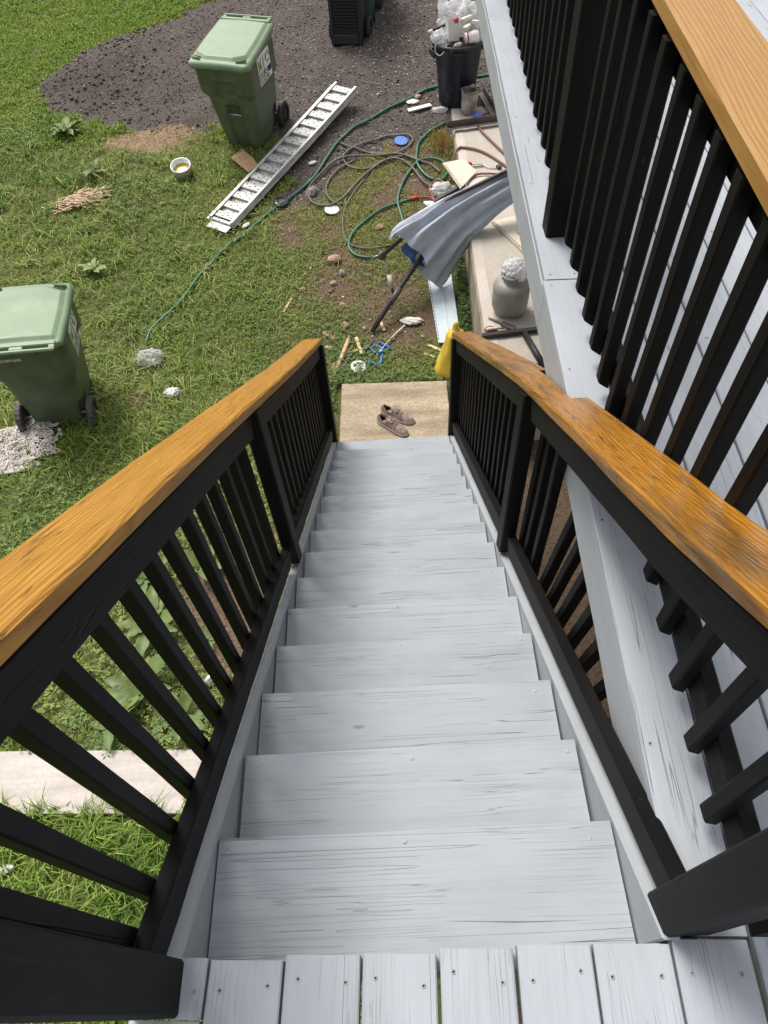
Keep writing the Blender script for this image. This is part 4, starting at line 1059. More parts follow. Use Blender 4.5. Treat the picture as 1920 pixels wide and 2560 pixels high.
tb = empty('paint_tub', J(.05, -.19, .075), (0, math.radians(90), math.radians(14)), label='white tub with red ring lying in the trash can', cat='tub')
ob('tub', lathe_me('tub', [(.055, 0), (.058, .01), (.062, .15), (.05, .15)], MT['whitepl'], 24), tb); ob('red_ring', lathe_me('red_ring', [(.0585, .012), (.061, .014), (.0615, .026), (.059, .028)], MT['redbox'], 24), tb)
rs_ = empty('paint_roller_handle', J(-.20, .0, .14), label='dark grey roller handle with white end leaning out of the trash can', cat='roller handle')
ob('shaft', tube_me('shaft', [(0.1, .02, .02), (-.10, -.04, -.015)], .014, MT['blackpl'], 10), rs_); ob('tip', tube_me('tip', [(-.10, -.04, -.015), (-.15, -.055, -.025)], .013, MT['whitepl'], 10), rs_)
thing('wire_loop', tube_me('wire_loop', catmull([(-.12, 0, .02), (-.13, -.02, -.05), (-.08, -.06, -.08), (-.02, -.05, -.03), (.0, -.01, .01)], 6), .0045, MT['whitepl'], 6), 'white wire hanging over the left rim of the trash can', 'wire', J(-.15, -.18, .02))
thing('string_roll', crumple_me('string_roll', .055, .02, .025, MT['rope'], 44, 3, .3), 'twist of cream string at the front rim of the trash can', 'string', J(-.03, -.235, .03), (0, 0, .5))

# ================================================================== loading ramp
A, B = Vector((-1.74, 6.70, 0)), Vector((-.33, 8.76, 0))
rp = empty('loading_ramp', (-1.0, 7.7, gz(-1.0, 7.7)), label='long silver aluminium loading ramp lying on the grass', cat='ramp'); rp.location = (0, 0, 0)
ax = (B - A); Lr = ax.length; ax.normalize(); sd_ = Vector((ax.y, -ax.x, 0))
def rpt(t, off=0, dz=0):
    p = A + ax * Lr * t + sd_ * off
    z0_, z1_ = zg(A.x, A.y) + .045, zg(B.x, B.y) + .10
    p.z = z0_ + (z1_ - z0_) * t + .012 * math.sin(math.pi * t) + .10 * (max(0, t - .33)) ** 2 + dz + .10 * max(0, .18 - t) ** 2
    return p
def railm(name, off, wd, h, dz, mat):
    rings = []
    for i in range(33):
        p = rpt(i / 32, off, dz); rings.append([p - sd_ * wd / 2, p + sd_ * wd / 2, p + sd_ * wd / 2 + Vector((0, 0, h)), p - sd_ * wd / 2 + Vector((0, 0, h))])
    me = loft_me(name, rings, mat, False); bm = bmesh.new(); bm.from_mesh(me); bmesh.ops.recalc_face_normals(bm, faces=bm.faces); bm.to_mesh(me); bm.free(); return me
for off in (-.150, .150):
    r0 = ob('side_rail', railm('side_rail', off, .012, .055, -.03, MT['alu']), rp)
    ob('flange', railm('flange', off * .955, .030, .005, .026, MT['alu']), r0); ob('flange', railm('flange', off * 1.07, .024, .005, -.032, MT['alu']), r0)
ob('outer_strip', railm('outer_strip', -.205, .03, .02, -.035, MT['alu']), rp)
PL = box_me('rung', -.037, .037, -.140, .140, -.006, .006, MT['alu'], .003)
PL2 = box_me('rung', -.037, .037, -.140, .140, -.006, .006, MT['alud'], .003)
HO = lathe_me('hole', [(.010, 0), (.0105, .0012), (.006, .0014)], MT['brown'], 10)
NR = 30
for k in range(1, NR):
    t = k / NR; p = rpt(t, 0, .012 if k % 2 else -.012); q = rpt(min(1, t + .02), 0, .012 if k % 2 else -.012)
    m_ = frame(p, q); o = ob('rung', PL if k % 2 else PL2, rp, mw=m_)
    for h_ in range(4): ob('hole', HO, o, ((.014 if h_ % 2 else -.012), -.09 + .06 * h_, .0062))
for k in range(1, NR):
    t = (k + .5) / NR; p = rpt(t, 0, .0); ob('cross_bar', box_me('cross_bar', -.003, .003, -.141, .141, -.022, .020, MT['alu']), rp, mw=frame(p, rpt(t + .01, 0, 0)))
p = rpt(0, 0, -.01); ob('end_plate', box_me('end_plate', -.11, -.005, -.15, .13, -.008, .003, MT['alu'], .002), rp, mw=frame(p, rpt(.03, 0, -.01)))
ob('end_bar', box_me('end_bar', -.012, .03, -.14, .14, -.02, .025, MT['alud'], .003), rp, mw=frame(p, rpt(.03, 0, -.01)))
rebase(rp, (-1.0, 7.7, gz(-1.0, 7.7)))

# ================================================================== hoses
def on_ground(P, dz=.016, per=7):
    out = []
    for p in catmull([(q[0], q[1], 0) for q in P], per): out.append((p.x, p.y, gz(p.x, p.y) + dz))
    # smooth the height so that the hose does not follow every clod
    zs_ = [o[2] for o in out]; zz = [sum(zs_[max(0, i - 2):i + 3]) / len(zs_[max(0, i - 2):i + 3]) for i in range(len(zs_))]
    return [(o[0], o[1], z + .004) for o, z in zip(out, zz)]
thing('garden_hose', tube_me('garden_hose', on_ground([(1.5, 9.0), (1.15, 8.98), (.81, 8.84), (.59, 8.75), (.29, 8.58), (.06, 8.45), (-.15, 8.28), (-.31, 8.12), (-.45, 7.92), (-.59, 7.64), (-.71, 7.42), (-.84, 7.27), (-1.26, 6.80), (-1.40, 6.64), (-1.60, 6.42)]), .0155, MT['hose'], 10), 'green garden hose running past the metal ramp to the trash can', 'hose')
thing('garden_hose', tube_me('garden_hose', on_ground([(-1.62, 6.40), (-1.71, 6.28), (-1.82, 6.09), (-1.93, 5.94), (-2.03, 5.72), (-2.11, 5.57), (-2.24, 5.41), (-2.35, 5.26), (-2.38, 5.11)], .03), .0125, MT['hose'], 10), 'thin end of green hose half sunk in the long grass', 'hose')
thing('garden_hose', tube_me('garden_hose', on_ground([(.9, 8.18), (.75, 8.10), (.60, 7.99), (.50, 7.85), (.46, 7.68), (.45, 7.50), (.50, 7.33), (.60, 7.20), (.73, 7.19), (.79, 7.35), (.75, 7.47), (.63, 7.54), (.47, 7.51), (.35, 7.34), (.26, 7.15), (.20, 6.91), (.22, 6.70), (.26, 6.45)], .02), .0145, MT['hose'], 10), 'green hose looped beside the patio slab above the umbrella', 'hose')
gh = empty('garden_hose', (.1, 6.8, gz(.1, 6.8)), label='green hose with red end fitting curling down to the umbrella hub', cat='hose')
o = ob('tube', tube_me('tube', on_ground([(.36, 6.91), (.21, 6.86), (.04, 6.80), (-.12, 6.67), (-.27, 6.51), (-.34, 6.37), (-.35, 6.24), (-.29, 6.13), (-.18, 6.08), (-.02, 6.08)], .018), .0135, MT['hose'], 10), gh)
ob('red_fitting', tube_me('red_fitting', [(.34, 6.905, gz(.35, 6.9) + .025), (.43, 6.915, gz(.42, 6.9) + .03)], .021, MT['red'], 10), gh)
rebase(gh, (.1, 6.8, gz(.1, 6.8)))
thing('garden_hose', tube_me('garden_hose', on_ground([(-.42, 7.91), (-.26, 7.80), (-.06, 7.71), (.13, 7.67), (.31, 7.73), (.42, 7.87), (.40, 7.97), (.27, 8.02), (.07, 8.01), (-.16, 7.89), (-.36, 7.71), (-.38, 7.59), (-.28, 7.48), (-.11, 7.45), (.05, 7.55), (.25, 7.62), (.40, 7.60), (.49, 7.51), (.60, 7.45), (.70, 7.30)], .018), .012, MT['ghose'], 9), 'grey brown hose in flat loops at the gravel edge', 'hose')
thing('garden_hose', tube_me('garden_hose', on_ground([(.49, 7.49), (.25, 7.65), (.01, 7.64), (-.20, 7.66), (-.46, 7.60), (-.65, 7.42), (-.79, 7.21), (-.78, 7.01), (-.69, 6.90), (-.54, 6.88), (-.39, 7.00), (-.25, 7.21), (-.07, 7.42), (.13, 7.57), (.28, 7.54), (.39, 7.40), (.49, 7.17), (.59, 7.05)], .03), .012, MT['ghose'], 9), 'grey brown hose making the wide loop beside the round grey lid', 'hose')
thing('garden_hose', tube_me('garden_hose', on_ground([(-.26, 7.61), (-.46, 7.46), (-.58, 7.24), (-.58, 7.05), (-.50, 6.92), (-.41, 6.90)], .02), .0115, MT['ghose'], 9), 'short grey brown hose bend inside the wide loop', 'hose')
thing('garden_hose', tube_me('garden_hose', on_ground([(-.07, 7.43), (-.21, 7.21), (-.33, 6.98), (-.40, 6.77), (-.41, 6.51), (-.35, 6.30), (-.15, 6.21), (.10, 6.24)], .012), .0095, MT['ghose'], 9), 'thin grey cord trailing through the thin grass to the umbrella', 'cord')
def on_slab(P, r=.016): return catmull([(x, y, SZ + r + .001) for x, y in P], 7)
thing('air_hose', tube_me('air_hose', catmull([(.80, 7.12, gz(.8, 7.1) + .03), (.835, 7.25, .53), (.86, 7.34, .605), (.905, 7.41, SZ + .016)] + [(x, y, SZ + .015) for x, y in ((.96, 7.43), (1.11, 7.36), (1.24, 7.21), (1.38, 6.96), (1.5, 6.7))], 7), .013, MT['bhose'], 9), 'brown hose arching over the slab edge', 'hose')
thing('air_hose', tube_me('air_hose', on_slab([(1.42, 8.24), (1.32, 8.20), (1.23, 8.10), (1.19, 7.98), (1.20, 7.80), (1.30, 7.5), (1.40, 7.22), (1.5, 6.95)]), .013, MT['bhose'], 9), 'brown hose lying under the brown metal bars on the slab', 'hose')
thing('air_hose', tube_me('air_hose', on_slab([(.91, 6.55), (.915, 6.62), (.97, 6.74), (1.05, 6.81), (1.17, 6.81), (1.3, 6.78)], .03), .0115, MT['bhose'], 9), 'brown hose curl beside the beige boards', 'hose')
thing('air_hose', tube_me('air_hose', on_ground([(.44, 6.90), (.51, 6.90), (.57, 6.88), (.60, 6.84), (.56, 7.02), (.62, 7.13), (.68, 7.15), (.75, 7.08), (.80, 6.98)], .03), .012, MT['rhose'], 9), 'red hose loop on the soil below the slab', 'hose')

# ================================================================== umbrella
um = empty('patio_umbrella', (0, 5.3, gz(0, 5.3)), label='folded faded blue patio umbrella leaning on the slab edge', cat='umbrella'); 
stn = [((.33, 5.585, .50), (-.215, .065, .275), .075), ((.43, 5.64, .57), (-.195, .062, .255), .080), ((.56, 5.71, .66), (-.165, .06, .215), .082), ((.73, 5.79, .76), (-.13, .055, .18), .08), ((.95, 5.87, .86), (-.10, .05, .155), .075), ((1.15, 5.95, .93), (-.07, .04, .14), .07), ((1.4, 6.05, 1.0), (-.05, .03, .11), .06), ((1.75, 6.2, 1.08), (-.03, .02, .07), .045)]
def canopy(name, scale, mat, t0=0.0, t1=1.0, inset=0.0, cap=(False, True)):
    rings = []; S_ = len(stn) - 1; n = 84
    for i in range(61):
        t = (t0 + (t1 - t0) * i / 60) * S_; k = min(int(t), S_ - 1); f = t - k
        c = Vector(stn[k][0]).lerp(Vector(stn[k + 1][0]), f); e1 = Vector(stn[k][1]).lerp(Vector(stn[k + 1][1]), f) * scale; d2 = stn[k][2] * (1 - f) + stn[k + 1][2] * f
        axd = Vector((.88, .38, .28)).normalized(); e2 = axd.cross(e1).normalized() * d2 * scale
        ring = []
        for q in range(n):
            a_ = 2 * math.pi * q / n
            wv_ = (1 - 2 * abs(math.sin(5.0 * a_ + .6 + .22 * t))) * .24 + (1 - 2 * abs(math.sin(8 * a_ + 2.0 - .2 * t))) * .10 + .10 * mnoise.noise(Vector((math.cos(a_) * 2.2, math.sin(a_) * 2.2, t * .8)))
            hem = axd * (-.055 * math.sin(3 * a_ + 1.0) - .03 * math.sin(7 * a_)) * max(0, 1 - t * .8)
            ring.append(c + e1 * math.cos(a_) * (1 + wv_ * .45) + e2 * math.sin(a_) * (1 + wv_ * 1.7) + hem)
        rings.append(ring)
    me = loft_me(name, rings, mat, True, cap); bm = bmesh.new(); bm.from_mesh(me); bmesh.ops.recalc_face_normals(bm, faces=bm.faces); bm.to_mesh(me); bm.free()
    return me
cn = ob('canopy', canopy('canopy', 1.0, MT['fabric']), um)
E0, E1, AXD = Vector((.19, 5.625, .63)), Vector((.555, 5.53, .235)), Vector((-.80, -.52, -.28)).normalized()
V = []
for i in range(21):
    t = i / 20; p = E0.lerp(E1, t) + Vector((.03, .05, -.01)) + AXD * .012 * math.sin(t * 19)
    d_ = .035 + .05 * abs(math.sin(t * 5.2 + .4)) * (1 - .5 * t); q_ = p + AXD * d_ + Vector((.01, .02, -.015)) * math.sin(t * 14)
    V += [p - AXD * .10, p, q_]
F = [(3 * i + k, 3 * i + k + 1, 3 * i + k + 4, 3 * i + k + 3) for i in range(20) for k in range(2)]
ob('lining', mk('lining', V + [v + Vector((.004, .006, -.003)) for v in V], F + [tuple(q + 63 for q in reversed(f)) for f in F], MT['fabricin'], True), cn)
# a hanging flap of the canopy at its lower edge
P = [[(.36, 5.60, .50), (.56, 5.72, .60), (.80, 5.74, .67)], [(.46, 5.565, .36), (.64, 5.66, .50), (.86, 5.715, .645)], [(.56, 5.535, .235), (.68, 5.61, .42), (.885, 5.70, .632)]]
V = []; 
for i in range(13):
    for j in range(13):
        u, v_ = i / 12 * 2, j / 12 * 2; iu, iv = min(int(u), 1), min(int(v_), 1); fu, fv = u - iu, v_ - iv
        L4 = lambda a_, b_, c_, d_: a_ * (1 - fu) * (1 - fv) + b_ * fu * (1 - fv) + c_ * (1 - fu) * fv + d_ * fu * fv
        p = L4(Vector(P[iu][iv]), Vector(P[iu + 1][iv]), Vector(P[iu][iv + 1]), Vector(P[iu + 1][iv + 1]))
        p += Vector((0, -.05, .02)) * math.sin(u * 1.57) * math.sin(v_ * 3.1 + .5) * .5
        V.append(p)
F = [(i * 13 + j, i * 13 + j + 1, (i + 1) * 13 + j + 1, (i + 1) * 13 + j) for i in range(12) for j in range(12)]
me = mk('flap', V + [v + Vector((.004, .006, -.004)) for v in V], F + [tuple(q + 169 for q in reversed(f)) for f in F], MT['fabric'], True); ob('flap', me, cn)
HUBP = Vector((-.005, 5.60, .56))
ob('pole', tube_me('pole', [HUBP, (.62, 5.83, .95), (1.30, 6.02, 1.13), (1.9, 6.25, 1.25)], .019, MT['brownd'], 12), um)
ob('mast', tube_me('mast', [(-.145, 5.06, gz(-.14, 5.06) + .03), (.08, 5.31, .28), (.33, 5.57, .47), (.52, 5.74, .60)], .024, MT['brownd'], 12), um)
ob('arm', tube_me('arm', [HUBP + Vector((.02, 0, 0)), (.055, 5.45, .42), (.085, 5.33, .29)], .014, MT['brown'], 10), um)
ob('collar', tube_me('collar', [(.052, 5.46, .435), (.072, 5.375, .345)], .024, MT['boardedge'], 12), um)
ob('joint', tube_me('joint', [(.04, 5.27, .235), (.15, 5.38, .335)], .032, MT['brown'], 12), um)
hb = ob('hub', lathe_me('hub', [(.03, -.03), (.042, -.02), (.042, .02), (.03, .03)], MT['brown'], 18), um, HUBP, (1.2, .4, .3))
ob('crank', tube_me('crank', [(-.03, 0, .0), (-.06, -.02, -.02), (-.065, -.06, -.09)], .008, MT['galv'], 8), hb)
rebase(um, (0, 5.3, gz(0, 5.3)))

# ================================================================== things on the patio slab
sq = empty('paint_tin', (1.115, 8.27, SZ), (0, 0, .2), label='square paint spattered metal tin at the far end of the slab', cat='tin')
rings = []
for (s_, z) in ((.88, 0), (.9, .01), (1.0, .235), (1.06, .25), (1.06, .256), (.97, .252), (.93, .12)):
    rings.append([(x * s_, y * s_, z + (.012 * mnoise.noise(Vector((x * 20, y * 20, 0))) if z > .2 else 0)) for x, y in rrect(-.085, .085, -.075, .075, .02, 4, 4, 4)])
ob('walls', loft_me('walls', rings, MT['canmetal'], False, (True, False)), sq); ob('dried_paint', prism_me('dried_paint', rrect(-.078, .078, -.068, .068, .02, 4, 2, 2), .01, MT['darkpaint'], .15), sq)
ob('bent_lip', crumple_me('bent_lip', .03, .02, .03, MT['canmetal'], 6, 3, .3), sq, (.05, .055, .255))
def disc(name, x, y, z, r, mat, label, cat, h=.003, holes=0, hm=None, tilt=(0, 0), group=None):
    e = empty(name, (x, y, z), (tilt[0], tilt[1], random.uniform(0, 3)), label=label, cat=cat, group=group)
    ob('disc', lathe_me('disc', [(r * .99, 0), (r, h * .5), (r * .98, h), (r * .5, h * 1.05)], mat, 32, False), e)
    if holes:
        hme = lathe_me('hole', [(r * .09, 0), (r * .09, .0012), (r * .05, .0014)], hm or MT['hub'], 10)
        for k in range(holes): ob('hole', hme, e, (r * .6 * math.cos(k * 6.283 / holes), r * .6 * math.sin(k * 6.283 / holes), h * 1.02))
        ob('hole', hme, e, (0, 0, h * 1.06))
    return e
disc('sanding_disc', 1.215, 8.215, SZ + .002, .075, MT['bluedisc'], 'blue sanding disc on the slab beside the paint tin', 'sanding disc')
disc('sanding_disc', .29, 7.90, gz(.29, 7.9) + .02, .078, MT['bluedisc'], 'blue sanding disc with holes lying in the grey hose loop', 'sanding disc', holes=6, tilt=(.2, .05))
disc('sanding_disc', -.29, 4.63, gz(-.29, 4.63) + .025, .075, MT['whitepl'], 'white sanding disc with holes on the grass beyond the landing pad', 'sanding disc', holes=8, tilt=(.12, -.05))
disc('round_disc', -.53, 6.82, gz(-.53, 6.82) + .02, .082, MT['greydisc'], 'round pale grey plastic disc on the thin grass', 'plastic disc', .008, tilt=(.12, 0))
e = empty('drain_cap', (-1.10, 7.0, gz(-1.1, 7.0) + .01), (.15, 0, 0), label='black plastic cap in the soil beside the ramp', cat='cap')
ob('cup', lathe_me('cup', [(.075, 0), (.085, .01), (.088, .03), (.078, .03), (.07, .012), (.01, .010)], MT['blackpl'], 28), e); ob('knob', lathe_me('knob', [(.014, .01), (.012, .022), (.006, .024)], MT['whitepl'], 12), e, (-.045, -.02, 0))
# angle-iron frame
af = empty('angle_iron_frame', (1.2, 8.0, SZ), label='brown angle iron frame lying across the far slab', cat='metal frame'); af.location = (0, 0, 0)
def angle_bar(name, p, q, w_, mat, parent):
    m_ = frame(p, q); L = (Vector(q) - Vector(p)).length
    fn = lambda bm: (addbox(bm, 0, L, -w_ / 2, w_ / 2, 0, .005), addbox(bm, 0, L, w_ / 2 - .005, w_ / 2, .005, w_))
    return ob(name, bmesh_me(name, fn, mat, 0), parent, mw=m_)
angle_bar('bar', (.83, 7.83, SZ + .034), (1.46, 7.93, SZ + .034), .07, MT['brown'], af)
angle_bar('bar', (1.30, 8.68, SZ + .034), (1.40, 8.03, SZ + .034), .07, MT['brown'], af)
ob('bar', tube_me('bar', [(1.36, 8.02, SZ + .05), (1.50, 8.12, SZ + .09)], .012, MT['brownd'], 8), af); rebase(af, (1.2, 8.0, SZ))
# boards
def slat_board(name, P, z, th, label, mat, holes=None):
    e = empty(name, (P[0][0], P[0][1], z), label=label, cat='board'); e.location = (0, 0, 0)
    ob('panel', prism_me('panel', P, th, mat, z), e)
    if holes:
        (x0, y0), (x1, y1) = holes; d = Vector((x1 - x0, y1 - y0, 0)); L = d.length
        m_ = frame((x0, y0, z + th + .001), (x1, y1, z + th + .001))
        ob('nailing_strip', box_me('nailing_strip', 0, L, -.014, .014, 0, .004, MT['boardedge'], .001), e, mw=m_)
        hm_ = box_me('slot', -.012, .012, -.004, .004, 0, .0015, MT['brown'])
        for k in range(int(L / .045)): ob('slot', hm_, e, mw=m_ @ Matrix.Translation((.03 + .045 * k, 0, .004)))
    rebase(e, (P[0][0], P[0][1], z)); return e
slat_board('vinyl_board', [(.70, 7.07), (.84, 6.53), (1.05, 6.86), (.935, 7.13)], SZ + .036, .006, 'beige vinyl board jutting over the slab edge', MT['board'], ((.722, 7.03), (.85, 6.56)))
slat_board('vinyl_board', [(.865, 6.76), (.91, 6.50), (1.22, 6.79), (1.19, 6.86), (1.04, 6.86)], SZ + .004, .006, 'second beige vinyl board under the brown hose curl', MT['board'], ((.885, 6.75), (.93, 6.55)))
slat_board('vinyl_board', [(1.09, 5.95), (1.34, 5.36), (1.75, 5.45), (1.45, 6.05)], SZ + .004, .008, 'beige vinyl board under the fold of the umbrella', MT['board'], ((1.108, 5.94), (1.345, 5.40)))
e = empty('screwdriver', (1.0, 7.06, SZ), label='red handled tool lying on the slab', cat='tool'); e.location = (0, 0, 0)
ob('handle', tube_me('handle', [(.975, 7.07, SZ + .016), (.99, 7.07, SZ + .018), (1.02, 7.06, SZ + .016)], [.016, .02, .012], MT['red'], 10), e)
ob('shank', tube_me('shank', catmull([(1.02, 7.06, SZ + .012), (1.10, 7.045, SZ + .016), (1.14, 7.03, SZ + .012), (1.20, 6.97, SZ + .008), (1.285, 6.95, SZ + .008)], 5), .0055, MT['galv'], 8), e)
ob('shank', tube_me('shank', [(1.0, 7.0, SZ + .008), (1.14, 7.02, SZ + .008)], .006, MT['brown'], 8), e); rebase(e, (1.05, 7.05, SZ))
thing('bracket', box_me('bracket', -.025, .025, -.03, .03, 0, .03, MT['brownd'], .008), 'small dark metal bracket on the slab by the umbrella pole', 'bracket', (1.30, 6.965, SZ), (0, 0, .5))
thing('square_tube', board_me('square_tube', .34, .05, .045, MT['brownd'], .006, 2), 'dark square metal tube sticking out below the slab edge', 'metal tube', mw=frame((.57, 6.62, .50), (.90, 6.66, .655)))
thing('plastic_film', crumple_me('plastic_film', .12, .10, .06, MT['bag'], 51, 4, .4, 1.8), 'crumpled white film on the soil under the dark metal tube', 'plastic film', (.70, 7.0, gz(.7, 7.0) + .03))
thing('plaster_piece', crumple_me('plaster_piece', .10, .045, .02, MT['paper'], 57, 3, .3), 'broken white plaster piece on the soil above the umbrella', 'plaster', (.57, 6.81, gz(.57, 6.81) + .015), (0, 0, -.35))
# propane tank and the bag over its valve
tk = empty('propane_tank', (1.075, 4.585, SZ), (0, 0, .4), label='beige grey propane tank standing on the slab', cat='propane tank')
ob('body', lathe_me('body', [(.10, .012), (.135, .02), (.152, .06), (.155, .10), (.155, .15), (.1565, .155), (.155, .16), (.157, .235), (.149, .272), (.122, .298), (.08, .314), (.03, .32)], MT['tank'], 40), tk)
ob('foot_ring', lathe_me('foot_ring', [(.105, 0), (.108, .003), (.106, .03), (.10, .03)], MT['tank'], 32), tk)
ob('collar', tube_me('collar', [(.085 * math.cos(a_ / 10), .085 * math.sin(a_ / 10), .36) for a_ in range(0, 48)], .010, MT['tank'], 8), tk)
for a_ in (.3, 2.3, 4.4): ob('collar_strut', board_me('collar_strut', .075, .05, .006, MT['tank']), tk, mw=frame((.085 * math.cos(a_), .085 * math.sin(a_), .292), (.085 * math.cos(a_), .085 * math.sin(a_), .362), (math.cos(a_), math.sin(a_), 0)))
ob('valve', lathe_me('valve', [(.02, .30), (.02, .34), (.032, .345), (.032, .36), (.01, .365)], MT['galv'], 16), tk)
thing('plastic_bag', crumple_me('plastic_bag', .098, .088, .075, MT['bag'], 61, 5, .46, 2.0), 'crumpled white plastic bag wrapped over the propane tank valve', 'plastic bag', (1.10, 4.615, SZ + .375))
disc('sanding_disc', .885, 4.325, SZ + .003, .058, MT['reddisc'], 'dark red sanding disc on the slab under the scraper', 'sanding disc')
e = empty('scraper', (.9, 4.33, SZ + .01), label='scraper with pale wooden handle lying on the red disc', cat='scraper'); e.location = (0, 0, 0)
ob('handle', tube_me('handle', [(.845, 4.318, SZ + .022), (.86, 4.32, SZ + .024), (.92, 4.325, SZ + .022), (.955, 4.328, SZ + .020)], [.010, .015, .013, .009], MT['cream'], 10), e)
ob('blade', strap('blade', [(.955, 4.328, SZ + .016), (1.0, 4.33, SZ + .013), (1.085, 4.345, SZ + .005)], .022, .002, MT['brownd']), e); rebase(e, (.9, 4.33, SZ + .006))
e = empty('paint_brush', (.95, 4.43, SZ), label='worn paint brush lying at the foot of the propane tank', cat='brush'); e.location = (0, 0, 0)
ob('handle', tube_me('handle', [(.885, 4.485, SZ + .014), (.93, 4.455, SZ + .016), (.985, 4.405, SZ + .014)], [.012, .014, .010], MT['canmetal'], 10), e)
ob('bristles', strap('bristles', [(.985, 4.405, SZ + .004), (1.03, 4.365, SZ + .004), (1.085, 4.325, SZ + .004)], .05, .014, MT['brown']), e); rebase(e, (.95, 4.43, SZ))
tf = empty('table_frame', (1.1, 4.2, SZ), label='dark tubular table frame lying on the slab behind the stair railing', cat='table frame'); tf.location = (0, 0, 0)
ob('bar', board_me('bar', .72, .045, .035, MT['blackpl'], .004), tf, mw=frame((.80, 4.235, SZ + .040), (1.5, 4.30, SZ + .040)))
ob('leg', tube_me('leg', [(1.155, 4.23, SZ + .03), (1.25, 3.80, SZ + .03)], .026, MT['blackpl'], 12), tf); ob('foot', tube_me('foot', [(1.09, 3.86, SZ + .02), (1.23, 3.83, SZ + .02)], .02, MT['blackpl'], 10), tf); rebase(tf, (1.1, 4.2, SZ))
e = empty('plastic_jug', (1.37, 5.74, SZ + .013), label='white plastic tub standing on the beige board by the deck', cat='tub')
ob('tub', lathe_me('tub', [(.06, 0), (.065, .01), (.072, .15), (.076, .155), (.076, .165), (.03, .17)], MT['whitepl'], 24), e); ob('lid', lathe_me('lid', [(.077, .166), (.078, .178), (.07, .182), (.02, .182)], MT['whitepl'], 24), e)
# light blue siding strips and the yellow sack
for (p, q, la) in (((.50, 5.85, .13), (.555, 4.86, .035), 'left light blue siding strip with nail slots below the umbrella'), ((.632, 5.85, .12), (.655, 4.86, .03), 'right light blue siding strip beside the slab')):
    e = empty('siding_strip', p, label=la, cat='siding', group='light blue siding strips'); e.location = (0, 0, 0)
    m_ = frame((p[0], p[1], zg(p[0], p[1]) + .05), (q[0], q[1], zg(q[0], q[1]) + .03)); L = 1.0
    ob('panel', board_me('panel', L, .108, .010, MT['siding'], .003, 6, .002), e, mw=m_)
    ob('lock_edge', board_me('lock_edge', L, .014, .016, MT['siding'], .002, 2), e, mw=m_ @ Matrix.Translation((0, -.058, .006)))
    if 'left' in la:
        hm_ = box_me('nail_slot', -.012, .012, -.003, .003, 0, .0012, MT['hub'])
        for k in range(22): ob('nail_slot', hm_, e, mw=m_ @ Matrix.Translation((.03 + .044 * k, -.058, .006)))
    rebase(e, (p[0], p[1], zg(p[0], p[1])))
yb_ = empty('yellow_sack', (.60, 4.50, 0), label='yellow plastic sack tied at the top behind the stair railing', cat='sack')
rings = []
for i in range(25):
    t = i / 24; z = .50 * t
    rx_ = float(np.interp(t, [0, .06, .3, .6, .8, .86, .92, 1], [.165, .175, .145, .10, .078, .024, .03, .012])); ry_ = rx_ * float(np.interp(t, [0, .5, .8, 1], [.55, .7, .9, .6]))
    ring = []
    for k in range(40):
        a_ = 2 * math.pi * k / 40; f_ = 1 + .10 * mnoise.noise(Vector((math.cos(a_) * 2, math.sin(a_) * 2, t * 5))) + .05 * math.sin(7 * a_ + t * 6) * (.3 + t)
        ring.append((rx_ * f_ * math.cos(a_) + .02 * t, ry_ * f_ * math.sin(a_) + .12 * t, z))
    rings.append(ring)
ob('sack', loft_me('sack', rings, MT['yellow'], True), yb_); ob('tie', lathe_me('tie', [(.026, -.006), (.030, 0), (.026, .006)], MT['yellow'], 14), yb_, (.018, .103, .428))

